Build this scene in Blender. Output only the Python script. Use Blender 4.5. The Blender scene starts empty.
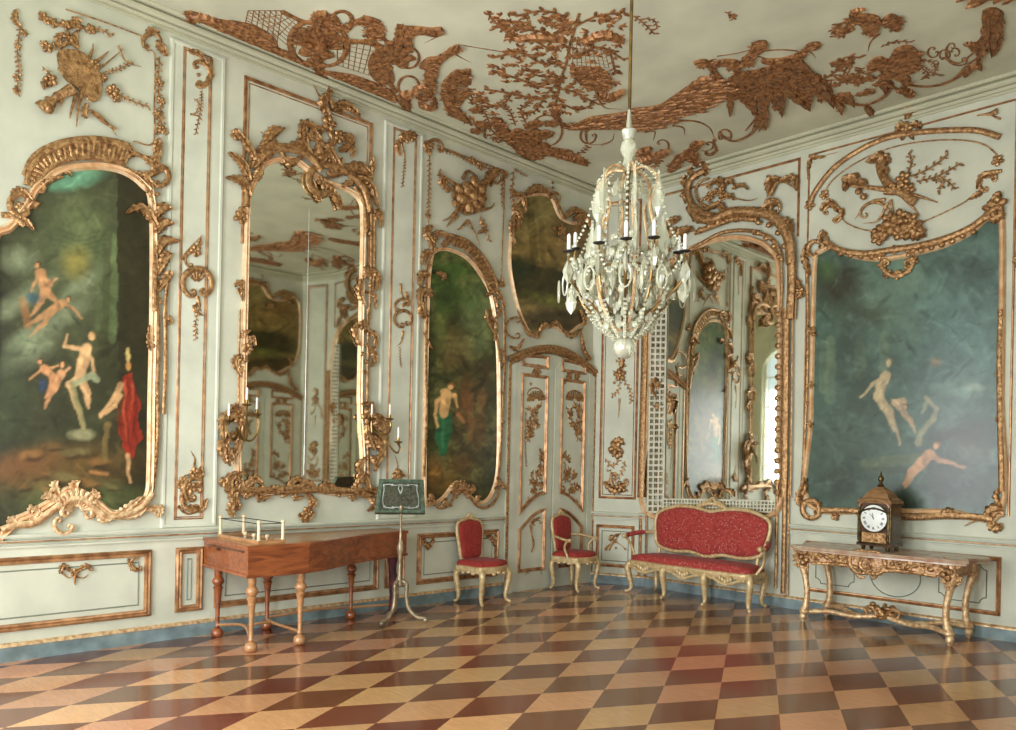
import bpy, math, random
import numpy as np
from mathutils import Vector, Matrix
from mathutils.geometry import tessellate_polygon

SC = bpy.context.scene
COL = SC.collection
random.seed(7)

# ------------------------------------------------------------------ camera
IMG_W, IMG_H = 1016, 730
FOC, ROLL, PY, YAW = 797.4, 0.020733, 464.05, -0.794958
CAM = Vector((7.0632, -8.8173, 1.6))
RW, RL, RH, RAIL = 7.872, 9.36, 5.457, 0.975      # room width, length, height, chair rail
_F = Vector((math.sin(YAW), math.cos(YAW), 0)); _R = Vector((math.cos(YAW), -math.sin(YAW), 0)); _U = Vector((0, 0, 1))
_c, _s = math.cos(ROLL), math.sin(ROLL)
cd = bpy.data.cameras.new('camera'); cam = bpy.data.objects.new('camera', cd); COL.objects.link(cam)
cd.sensor_width = 36; cd.lens = FOC / IMG_W * 36; cd.shift_y = (PY - IMG_H / 2) / IMG_W; cd.clip_start = .05
_X = _c * _R + _s * _U; _Y = -_s * _R + _c * _U; _Z = -_F
cam.matrix_world = Matrix(((_X.x, _Y.x, _Z.x, CAM.x), (_X.y, _Y.y, _Z.y, CAM.y), (_X.z, _Y.z, _Z.z, CAM.z), (0, 0, 0, 1)))
SC.camera = cam

# ------------------------------------------------------------------ world, light, exposure
SC.view_settings.view_transform = 'Standard'; SC.view_settings.look = 'None'
SC.view_settings.gamma = 1; SC.view_settings.use_curve_mapping = False
SC.view_settings.exposure = EXPOSURE = 0.1
wd = bpy.data.worlds.new('daylight'); SC.world = wd; wd.use_nodes = True
_bg = wd.node_tree.nodes['Background']; _bg.inputs[0].default_value = (.78, .9, 1, 1); _bg.inputs[1].default_value = 1.2
def area(name, loc, rot, sx, sy, power, col=(.93, .975, 1)):
    l = bpy.data.lights.new(name, 'AREA'); l.shape = 'RECTANGLE'; l.size = sx; l.size_y = sy; l.energy = power; l.color = col
    o = bpy.data.objects.new(name, l); COL.objects.link(o); o.location = loc; o.rotation_euler = rot; return o
WIN_F = [1.85, 3.94, 6.03]            # windows in the wall behind the camera (x of centre)
WIN_R = [-7.0]                # windows in the right wall (y of centre)
WIN_W, WIN_Z0, WIN_Z1 = 1.5, .25, 4.6
for x, p in zip(WIN_F, (285, 245, 195)):
    area('daylight_window', (x, -RL - .42, 1.9), (math.radians(90), 0, 0), WIN_W, 3.3, p)
for y in WIN_R:
    area('daylight_window', (RW + .42, y, 1.9), (math.radians(90), 0, math.radians(90)), WIN_W, 3.3, 80)

# ------------------------------------------------------------------ materials
MAT = {}
def newmat(n):
    m = bpy.data.materials.new(n); m.use_nodes = True; MAT[n] = m
    return m, m.node_tree.nodes, m.node_tree.links, m.node_tree.nodes['Principled BSDF']
def lin(*c): return tuple(((v / 255) / 12.92 if v / 255 <= .04045 else ((v / 255 + .055) / 1.055) ** 2.4) for v in c) + (1,)
def simple(n, col, rough=.5, metal=0., var=.12, scale=8., bump=0., bscale=40., spec=.5, coat=0., sat2=None):
    m, N, Lk, P = newmat(n)
    tc = N.new('ShaderNodeTexCoord'); nz = N.new('ShaderNodeTexNoise'); nz.inputs['Scale'].default_value = scale; nz.inputs['Detail'].default_value = 6
    Lk.new(tc.outputs['Object'], nz.inputs['Vector'])
    mx = N.new('ShaderNodeMix'); mx.data_type = 'RGBA'
    a = lin(*col); b = lin(*(sat2 if sat2 else [max(0, v * (1 - var * 1.6)) for v in col]))
    mx.inputs[6].default_value = a; mx.inputs[7].default_value = b
    rp = N.new('ShaderNodeMapRange'); rp.inputs[1].default_value = .35; rp.inputs[2].default_value = .65
    Lk.new(nz.outputs[0], rp.inputs[0]); Lk.new(rp.outputs[0], mx.inputs[0]); Lk.new(mx.outputs[2], P.inputs['Base Color'])
    P.inputs['Roughness'].default_value = rough; P.inputs['Metallic'].default_value = metal
    P.inputs['Specular IOR Level'].default_value = spec; P.inputs['Coat Weight'].default_value = coat
    if bump:
        n2 = N.new('ShaderNodeTexNoise'); n2.inputs['Scale'].default_value = bscale; n2.inputs['Detail'].default_value = 4
        Lk.new(tc.outputs['Object'], n2.inputs['Vector'])
        bp = N.new('ShaderNodeBump'); bp.inputs['Strength'].default_value = bump; bp.inputs['Distance'].default_value = .02
        Lk.new(n2.outputs[0], bp.inputs['Height']); Lk.new(bp.outputs[0], P.inputs['Normal'])
    return m
simple('wall_paint', (204, 205, 184), .55, var=.05, scale=2.5, spec=.3)
simple('panel_paint', (209, 211, 191), .5, var=.05, scale=3, spec=.3)
simple('ceiling_paint', (212, 212, 186), .7, var=.06, scale=1.5, spec=.2)
simple('cornice_paint', (190, 188, 160), .6, var=.04, scale=2, spec=.25)
simple('teal_paint', (134, 152, 152), .5, var=.15, scale=6, spec=.3)
simple('gold', (198, 156, 106), .33, .6, scale=30, bump=.5, bscale=60, sat2=(124, 86, 52))  # random pale and dark patches imitate highlights and shaded recesses of the carving
simple('pale_gold', (232, 204, 158), .36, .35, scale=24, bump=.4, bscale=55, sat2=(178, 132, 88))
simple('cream_strip', (236, 208, 168), .38, .25, scale=14, bump=.15, bscale=40, sat2=(214, 170, 124))
simple('ceiling_gold', (180, 128, 80), .42, .35, scale=22, bump=.5, bscale=45, sat2=(112, 70, 40))  # mottled tones painted in place of highlights on the ceiling relief
simple('gilt_line', (196, 150, 104), .4, .45, scale=12, sat2=(140, 98, 64))
simple('cream_gilt', (216, 194, 150), .4, .25, var=.15, scale=26, bump=.3, bscale=60, sat2=(190, 158, 106))
simple('pink_gilt', (214, 174, 134), .42, .3, scale=30, bump=.4, bscale=60, sat2=(160, 112, 76))
simple('lattice_white', (214, 208, 186), .5, var=.08)
simple('brass', (150, 120, 70), .3, .8, var=.2)
simple('dark_iron', (52, 48, 42), .5, .5, var=.2)
simple('candle_wax', (238, 236, 226), .5, var=.03)
simple('clock_wood', (88, 54, 36), .3, var=.3, scale=20, coat=.4)
simple('hood_wood', (158, 118, 78), .3, .2, var=.1, scale=20, coat=.4)
simple('stand_metal', (176, 156, 124), .35, .4, var=.2, scale=20)
simple('grey_line', (128, 134, 118), .5, var=.05)
simple('bronze', (110, 92, 52), .35, .7, var=.3, scale=25, bump=.4)
simple('enamel_white', (238, 240, 234), .3, var=.02)
simple('black_ink', (25, 28, 32), .6, var=.02)
simple('silver_inlay', (190, 198, 190), .35, .5, var=.15)
simple('green_lacquer', (92, 112, 90), .4, .2, var=.25, scale=30)
simple('dark_lacquer', (84, 84, 66), .45, .2, var=.3, scale=40)
simple('plum_cloth', (92, 40, 44), .8, var=.3)
simple('marble_top', (196, 176, 150), .25, var=.25, scale=9, sat2=(170, 128, 104))
simple('ivory', (220, 196, 156), .4, var=.05)
def wood(n, c1, c2, rough=.3, scale=3., coat=.3):
    m, N, Lk, P = newmat(n)
    tc = N.new('ShaderNodeTexCoord'); mp = N.new('ShaderNodeMapping'); mp.inputs['Scale'].default_value = (6, 1, 6)
    nz = N.new('ShaderNodeTexNoise'); nz.inputs['Scale'].default_value = scale; nz.inputs['Detail'].default_value = 8; nz.inputs['Distortion'].default_value = 1.2
    mx = N.new('ShaderNodeMix'); mx.data_type = 'RGBA'; mx.inputs[6].default_value = lin(*c1); mx.inputs[7].default_value = lin(*c2)
    rp = N.new('ShaderNodeMapRange'); rp.inputs[1].default_value = .3; rp.inputs[2].default_value = .7
    Lk.new(tc.outputs['Object'], mp.inputs[0]); Lk.new(mp.outputs[0], nz.inputs['Vector']); Lk.new(nz.outputs[0], rp.inputs[0])
    Lk.new(rp.outputs[0], mx.inputs[0]); Lk.new(mx.outputs[2], P.inputs['Base Color'])
    P.inputs['Roughness'].default_value = rough; P.inputs['Coat Weight'].default_value = coat; P.inputs['Coat Roughness'].default_value = .15
wood('walnut', (156, 88, 48), (104, 52, 28))
wood('pale_wood', (184, 138, 92), (146, 98, 60))
def fabric(n, c1, c2, c3, scale=24):
    m, N, Lk, P = newmat(n)
    tc = N.new('ShaderNodeTexCoord'); vo = N.new('ShaderNodeTexVoronoi'); vo.inputs['Scale'].default_value = scale
    nz = N.new('ShaderNodeTexNoise'); nz.inputs['Scale'].default_value = scale * .6; nz.inputs['Detail'].default_value = 5
    Lk.new(tc.outputs['Object'], vo.inputs['Vector']); Lk.new(tc.outputs['Object'], nz.inputs['Vector'])
    r1 = N.new('ShaderNodeMapRange'); r1.inputs[1].default_value = .2; r1.inputs[2].default_value = .45; r1.inputs[3].default_value = 1; r1.inputs[4].default_value = 0
    Lk.new(vo.outputs['Distance'], r1.inputs[0])
    r2 = N.new('ShaderNodeMapRange'); r2.inputs[1].default_value = .35; r2.inputs[2].default_value = .65; Lk.new(nz.outputs[0], r2.inputs[0])
    a = N.new('ShaderNodeMix'); a.data_type = 'RGBA'; a.inputs[6].default_value = lin(*c1); a.inputs[7].default_value = lin(*c2); Lk.new(r2.outputs[0], a.inputs[0])
    b = N.new('ShaderNodeMix'); b.data_type = 'RGBA'; b.inputs[7].default_value = lin(*c3); Lk.new(a.outputs[2], b.inputs[6])
    ml = N.new('ShaderNodeMath'); ml.operation = 'MULTIPLY'; Lk.new(r1.outputs[0], ml.inputs[0]); Lk.new(r2.outputs[0], ml.inputs[1]); Lk.new(ml.outputs[0], b.inputs[0])
    Lk.new(b.outputs[2], P.inputs['Base Color']); P.inputs['Roughness'].default_value = .75; P.inputs['Sheen Weight'].default_value = .05
    P.inputs['Specular IOR Level'].default_value = .25
fabric('red_damask', (164, 60, 52), (142, 46, 44), (192, 118, 106), 34)
fabric('red_silk', (156, 54, 46), (138, 44, 38), (166, 66, 58), 30)
def mirror_mat(n, col, rough):
    m, N, Lk, P = newmat(n)
    P.inputs['Base Color'].default_value = lin(*col); P.inputs['Metallic'].default_value = 1; P.inputs['Roughness'].default_value = rough
mirror_mat('mirror_silver', (232, 234, 222), .03)
m, N, Lk, P = newmat('crystal')
P.inputs['Base Color'].default_value = lin(230, 230, 206); P.inputs['Roughness'].default_value = .08; P.inputs['Transmission Weight'].default_value = .62; P.inputs['IOR'].default_value = 1.5
P.inputs['Specular IOR Level'].default_value = .8; P.inputs['Coat Weight'].default_value = .3
m, N, Lk, P = newmat('canvas_paint')
at = N.new('ShaderNodeVertexColor'); at.layer_name = 'pigment'; Lk.new(at.outputs[0], P.inputs['Base Color'])
P.inputs['Roughness'].default_value = .4; P.inputs['Specular IOR Level'].default_value = .3; P.inputs['Coat Weight'].default_value = .36; P.inputs['Coat Roughness'].default_value = .2
# parquet: squares laid askew, two woods
m, N, Lk, P = newmat('parquet')
_A, _B, _O = (-.219, .409), (.224, .416), (3.501, -3.478); _D = _A[0] * _B[1] - _A[1] * _B[0]; TROT = math.radians(61.7)
tc = N.new('ShaderNodeTexCoord'); off_ = N.new('ShaderNodeVectorMath'); off_.operation = 'SUBTRACT'; off_.inputs[1].default_value = (0, 0, 0)
Lk.new(tc.outputs['Object'], off_.inputs[0])
pos = N.new('ShaderNodeVectorMath'); pos.operation = 'SUBTRACT'; Lk.new(tc.outputs['Object'], pos.inputs[0]); pos.inputs[1].default_value = (_O[0], _O[1], 0)
du = N.new('ShaderNodeVectorMath'); du.operation = 'DOT_PRODUCT'; du.inputs[1].default_value = (_B[1] / _D, -_B[0] / _D, 0); Lk.new(pos.outputs[0], du.inputs[0])
dv = N.new('ShaderNodeVectorMath'); dv.operation = 'DOT_PRODUCT'; dv.inputs[1].default_value = (-_A[1] / _D, _A[0] / _D, 0); Lk.new(pos.outputs[0], dv.inputs[0])
mp = N.new('ShaderNodeCombineXYZ'); Lk.new(du.outputs['Value'], mp.inputs[0]); Lk.new(dv.outputs['Value'], mp.inputs[1]); mp.inputs[2].default_value = .5
ck = N.new('ShaderNodeTexChecker'); ck.inputs['Scale'].default_value = 1
ck.inputs[2].default_value = lin(196, 148, 100); ck.inputs[1].default_value = lin(104, 58, 34)
Lk.new(mp.outputs[0], ck.inputs['Vector'])
fl_ = N.new('ShaderNodeVectorMath'); fl_.operation = 'FLOOR'; Lk.new(mp.outputs[0], fl_.inputs[0])
wn = N.new('ShaderNodeTexWhiteNoise'); Lk.new(fl_.outputs[0], wn.inputs['Vector'])
hs = N.new('ShaderNodeHueSaturation'); Lk.new(ck.outputs[0], hs.inputs['Color'])
rv = N.new('ShaderNodeMapRange'); rv.inputs[3].default_value = .82; rv.inputs[4].default_value = 1.12; Lk.new(wn.outputs['Value'], rv.inputs[0]); Lk.new(rv.outputs[0], hs.inputs['Value'])
sp = N.new('ShaderNodeSeparateColor'); Lk.new(wn.outputs['Color'], sp.inputs[0])
rh = N.new('ShaderNodeMapRange'); rh.inputs[3].default_value = .48; rh.inputs[4].default_value = .51; Lk.new(sp.outputs[1], rh.inputs[0]); Lk.new(rh.outputs[0], hs.inputs['Hue'])
g = N.new('ShaderNodeTexNoise'); g.inputs['Scale'].default_value = 5; g.inputs['Detail'].default_value = 8; g.inputs['Distortion'].default_value = 2
m2 = N.new('ShaderNodeMapping'); m2.inputs['Scale'].default_value = (1, 7, 1); m2.inputs['Rotation'].default_value = (0, 0, TROT); Lk.new(tc.outputs['Object'], m2.inputs[0]); Lk.new(m2.outputs[0], g.inputs['Vector'])
gr = N.new('ShaderNodeMapRange'); gr.inputs[1].default_value = .3; gr.inputs[2].default_value = .7; gr.inputs[3].default_value = .84; gr.inputs[4].default_value = 1.1; Lk.new(g.outputs[0], gr.inputs[0])
vm = N.new('ShaderNodeVectorMath'); vm.operation = 'SCALE'; Lk.new(hs.outputs[0], vm.inputs[0]); Lk.new(gr.outputs[0], vm.inputs['Scale']); Lk.new(vm.outputs[0], P.inputs['Base Color'])
P.inputs['Roughness'].default_value = .26; P.inputs['Coat Weight'].default_value = .5; P.inputs['Coat Roughness'].default_value = .12
nb = N.new('ShaderNodeTexNoise'); nb.inputs['Scale'].default_value = 3; nb.inputs['Detail'].default_value = 3; Lk.new(tc.outputs['Object'], nb.inputs['Vector'])
bp = N.new('ShaderNodeBump'); bp.inputs['Strength'].default_value = .12; bp.inputs['Distance'].default_value = .02; Lk.new(nb.outputs[0], bp.inputs['Height']); Lk.new(bp.outputs[0], P.inputs['Normal'])

# ------------------------------------------------------------------ planes of the room and points on them
def ray(p):
    x, y = p[0] - 508, p[1] - PY
    a = _c * x + _s * y; b = -_s * x + _c * y
    return _F * FOC + _R * a - _U * b
def project(co):                       # world points (n x 3) to picture coordinates
    d = co - np.array(CAM); dep = d @ np.array(_F); a = d @ np.array(_R) / dep * FOC; b = -(d[:, 2]) / dep * FOC
    return np.stack([_c * a - _s * b + 508, _s * a + _c * b + PY], 1)
class Frame:
    def __init__(s, o, U, V, N): s.o, s.U, s.V, s.N = Vector(o), Vector(U).normalized(), Vector(V).normalized(), Vector(N).normalized()
    def uv(s, p):
        d = ray(p); t = (s.o - CAM).dot(s.N) / d.dot(s.N); q = CAM + d * t - s.o
        return (q.dot(s.U), q.dot(s.V))
    def sc(s, p):                      # metres per picture unit there
        d = ray(p); return (s.o - CAM).dot(s.N) / d.dot(s.N)
    def to3(s, u, v, d=0): return s.o + s.U * u + s.V * v + s.N * d
CH1, CH2 = (0, -.293, 0), (.745, 0, 0)
_cl = math.hypot(.745, .293)
FL = Frame((0, 0, 0), (0, 1, 0), (0, 0, 1), (1, 0, 0))
FB = Frame((0, 0, 0), (1, 0, 0), (0, 0, 1), (0, -1, 0))
FD = Frame(CH1, (.745, .293, 0), (0, 0, 1), (.293, -.745, 0))
FC = Frame((0, 0, RH), (1, 0, 0), (0, 1, 0), (0, 0, -1))

# ------------------------------------------------------------------ mesh building
ORG = {}
def tag(o, label=None, cat=None, group=None, kind=None):
    if label: o['label'] = label
    if cat: o['category'] = cat
    if group: o['group'] = group
    if kind: o['kind'] = kind
    return o
def empty(name, loc, rz=0, **k):
    o = bpy.data.objects.new(name, None); COL.objects.link(o); o.location = loc; o.rotation_euler = (0, 0, rz); o.empty_display_size = .1
    return tag(o, **k)
def catmull(P, n=6, closed=False):
    P = [Vector(p) for p in P]
    if len(P) < 3 and not closed: return [P[0].lerp(P[-1], i / n) for i in range(n + 1)]
    out = []; m = len(P); rng = m if closed else m - 1
    for i in range(rng):
        p1, p2 = P[i], P[(i + 1) % m]
        p0 = P[(i - 1) % m] if closed or i > 0 else p1 * 2 - p2
        p3 = P[(i + 2) % m] if closed or i + 2 < m else p2 * 2 - p1
        for k in range(n):
            t = k / n; out.append(.5 * ((2 * p1) + (p2 - p0) * t + (2 * p0 - 5 * p1 + 4 * p2 - p3) * t * t + (3 * p1 - p0 - 3 * p2 + p3) * t ** 3))
    if not closed: out.append(P[-1])
    return out
class MB:
    def __init__(s): s.v = []; s.f = []
    def add(s, v, f):
        b = len(s.v); s.v += [tuple(x) for x in v]; s.f += [tuple(i + b for i in q) for q in f]; return s
    def box(s, c, d, R=None, taper=1.):
        c = Vector(c); V = []
        for z in (-.5, .5):
            k = 1 if z < 0 else taper
            for x, y in ((-.5, -.5), (.5, -.5), (.5, .5), (-.5, .5)):
                q = Vector((x * d[0] * k, y * d[1] * k, z * d[2]));
                if R: q = R @ q
                V.append(c + q)
        return s.add(V, [(3, 2, 1, 0), (4, 5, 6, 7), (0, 1, 5, 4), (1, 2, 6, 5), (2, 3, 7, 6), (3, 0, 4, 7)])
    def tube(s, P, r, n=8, N=None, flat=1., closed=False, lift=0.):
        P = [Vector(p) for p in P]; m = len(P)
        if not hasattr(r, '__len__'): r = [r] * m
        V = []; prev = None
        for i in range(m):
            a = P[(i - 1) % m] if closed or i else P[0]; b = P[(i + 1) % m] if closed or i < m - 1 else P[-1]
            t = b - a
            if t.length < 1e-9: t = Vector((0, 0, 1))
            t.normalize()
            if N is not None: nn = Vector(N); sd = t.cross(nn)
            else:
                ref = prev if prev is not None else (Vector((0, 0, 1)) if abs(t.z) < .9 else Vector((1, 0, 0)))
                sd = t.cross(ref)
                if sd.length < 1e-6: sd = t.cross(Vector((0, 1, .1)))
                sd.normalize(); nn = sd.cross(t); prev = nn
            sd.normalize()
            for k in range(n):
                an = 2 * math.pi * k / n
                V.append(P[i] + sd * (math.cos(an) * r[i]) + nn * (math.sin(an) * r[i] * flat + lift * r[i]))
        Fs = []
        for i in range(m if closed else m - 1):
            j = (i + 1) % m
            for k in range(n):
                l = (k + 1) % n; Fs.append((i * n + k, i * n + l, j * n + l, j * n + k))
        if not closed: Fs += [tuple(range(n - 1, -1, -1)), tuple((m - 1) * n + k for k in range(n))]
        return s.add(V, Fs)
    def lathe(s, prof, c=(0, 0, 0), n=16, axis=None, sx=1, sy=1):
        c = Vector(c); V = []; M = Matrix.Identity(3) if axis is None else Vector(axis).to_track_quat('Z', 'Y').to_matrix()
        for r, z in prof:
            for k in range(n):
                a = 2 * math.pi * k / n; V.append(c + M @ Vector((r * sx * math.cos(a), r * sy * math.sin(a), z)))
        Fs = []; m = len(prof)
        for i in range(m - 1):
            for k in range(n):
                l = (k + 1) % n; Fs.append((i * n + k, i * n + l, (i + 1) * n + l, (i + 1) * n + k))
        Fs += [tuple(range(n - 1, -1, -1)), tuple((m - 1) * n + k for k in range(n))]
        return s.add(V, Fs)
    def ball(s, c, r, R=None, n=8, m=6):
        c = Vector(c); r = r if hasattr(r, '__len__') else (r,) * 3; V = []
        for i in range(m + 1):
            th = math.pi * (i / m * .98 + .01)
            for k in range(n):
                a = 2 * math.pi * k / n; q = Vector((r[0] * math.sin(th) * math.cos(a), r[1] * math.sin(th) * math.sin(a), -r[2] * math.cos(th)))
                V.append(c + (R @ q if R else q))
        Fs = [(i * n + k, i * n + (k + 1) % n, (i + 1) * n + (k + 1) % n, (i + 1) * n + k) for i in range(m) for k in range(n)]
        Fs += [tuple(range(n - 1, -1, -1)), tuple(m * n + k for k in range(n))]
        return s.add(V, Fs)
    def prism(s, fr, poly, d0, d1):    # poly in (u, v) of a frame
        n = len(poly); V = [fr.to3(p[0], p[1], d0) for p in poly] + [fr.to3(p[0], p[1], d1) for p in poly]
        tri = tessellate_polygon([[Vector((p[0], p[1], 0)) for p in poly]])
        Fs = [tuple(t) for t in tri] + [tuple(i + n for i in t) for t in tri]
        Fs += [(i, (i + 1) % n, n + (i + 1) % n, n + i) for i in range(n)]
        return s.add(V, Fs)
    def pad(s, fr, poly, d0, th, back=True):   # a domed cushion over an outline
        cu = sum(p[0] for p in poly) / len(poly); cv = sum(p[1] for p in poly) / len(poly); n = len(poly); V = []
        rings = [(1, 0), (1, .35), (.97, .6), (.88, .82), (.7, .95), (.4, 1.), (.12, 1.02)]
        for k, h in rings:
            for p in poly: V.append(fr.to3(cu + (p[0] - cu) * k, cv + (p[1] - cv) * k, d0 + th * h))
        Fs = [(i * n + a, i * n + (a + 1) % n, (i + 1) * n + (a + 1) % n, (i + 1) * n + a) for i in range(len(rings) - 1) for a in range(n)]
        Fs += [tuple(range(n - 1, -1, -1)), tuple((len(rings) - 1) * n + k for k in range(n))]
        return s.add(V, Fs)
    def mould(s, fr, poly, prof, closed=True):   # profile (inward offset, rise) swept with mitres round a path in a frame
        P = [Vector((p[0], p[1])) for p in poly]; n = len(P); ar = sum(P[i].x * P[(i + 1) % n].y - P[(i + 1) % n].x * P[i].y for i in range(n)); sg = 1 if ar > 0 or not closed else -1
        V = []
        for off, d in prof:
            for i in range(n):
                a = P[i - 1] if closed or i else None; b = P[(i + 1) % n] if closed or i < n - 1 else None
                e1 = (P[i] - a).normalized() if a is not None else None; e2 = (b - P[i]).normalized() if b is not None else None
                if e1 is None: e1 = e2
                if e2 is None: e2 = e1
                n1 = Vector((-e1.y, e1.x)) * sg; n2 = Vector((-e2.y, e2.x)) * sg; m_ = n1 + n2
                m_ = m_ / max(.25, m_.dot(n1)) if m_.length > 1e-6 else n1
                q = P[i] + m_ * off; V.append(fr.to3(q.x, q.y, d))
        Fs = []; k = len(prof)
        for j in range(k - 1):
            for i in range(n if closed else n - 1):
                l = (i + 1) % n; Fs.append((j * n + i, j * n + l, (j + 1) * n + l, (j + 1) * n + i))
        return s.add(V, Fs)
    def build(s, name, mat, parent=None, smooth=True, loc=None, world=False, **k):
        """loc: a top-level mesh given in world coordinates gets its origin there; world: a part of a thing whose mesh is in world coordinates"""
        me = bpy.data.meshes.new(name); V = s.v
        org = Vector(loc) if loc is not None else (ORG.get(parent.name, Vector((0, 0, 0))) if parent is not None and world else Vector((0, 0, 0)))
        if org.length > 0: V = [(x - org.x, y - org.y, z - org.z) for x, y, z in V]
        me.from_pydata(V, [], s.f); me.update()
        import bmesh
        bm = bmesh.new(); bm.from_mesh(me); bmesh.ops.recalc_face_normals(bm, faces=bm.faces); bm.to_mesh(me); bm.free()
        me.materials.append(MAT[mat] if isinstance(mat, str) else mat)
        if smooth:
            me.polygons.foreach_set('use_smooth', [True] * len(me.polygons))
            try: me.set_sharp_from_angle(angle=math.radians(48))
            except Exception: pass
        o = bpy.data.objects.new(name, me); COL.objects.link(o)
        if loc is not None: o.location = loc
        if parent is not None: o.parent = parent
        ORG[o.name] = org
        return tag(o, **k)
def wthing(name, loc, **k):            # a thing whose parts are given in world coordinates
    o = empty(name, loc, **k); ORG[o.name] = Vector(loc); return o
def centre(mb):
    a = np.array(mb.v); return Vector((a.min(0) + a.max(0)) / 2)

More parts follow.
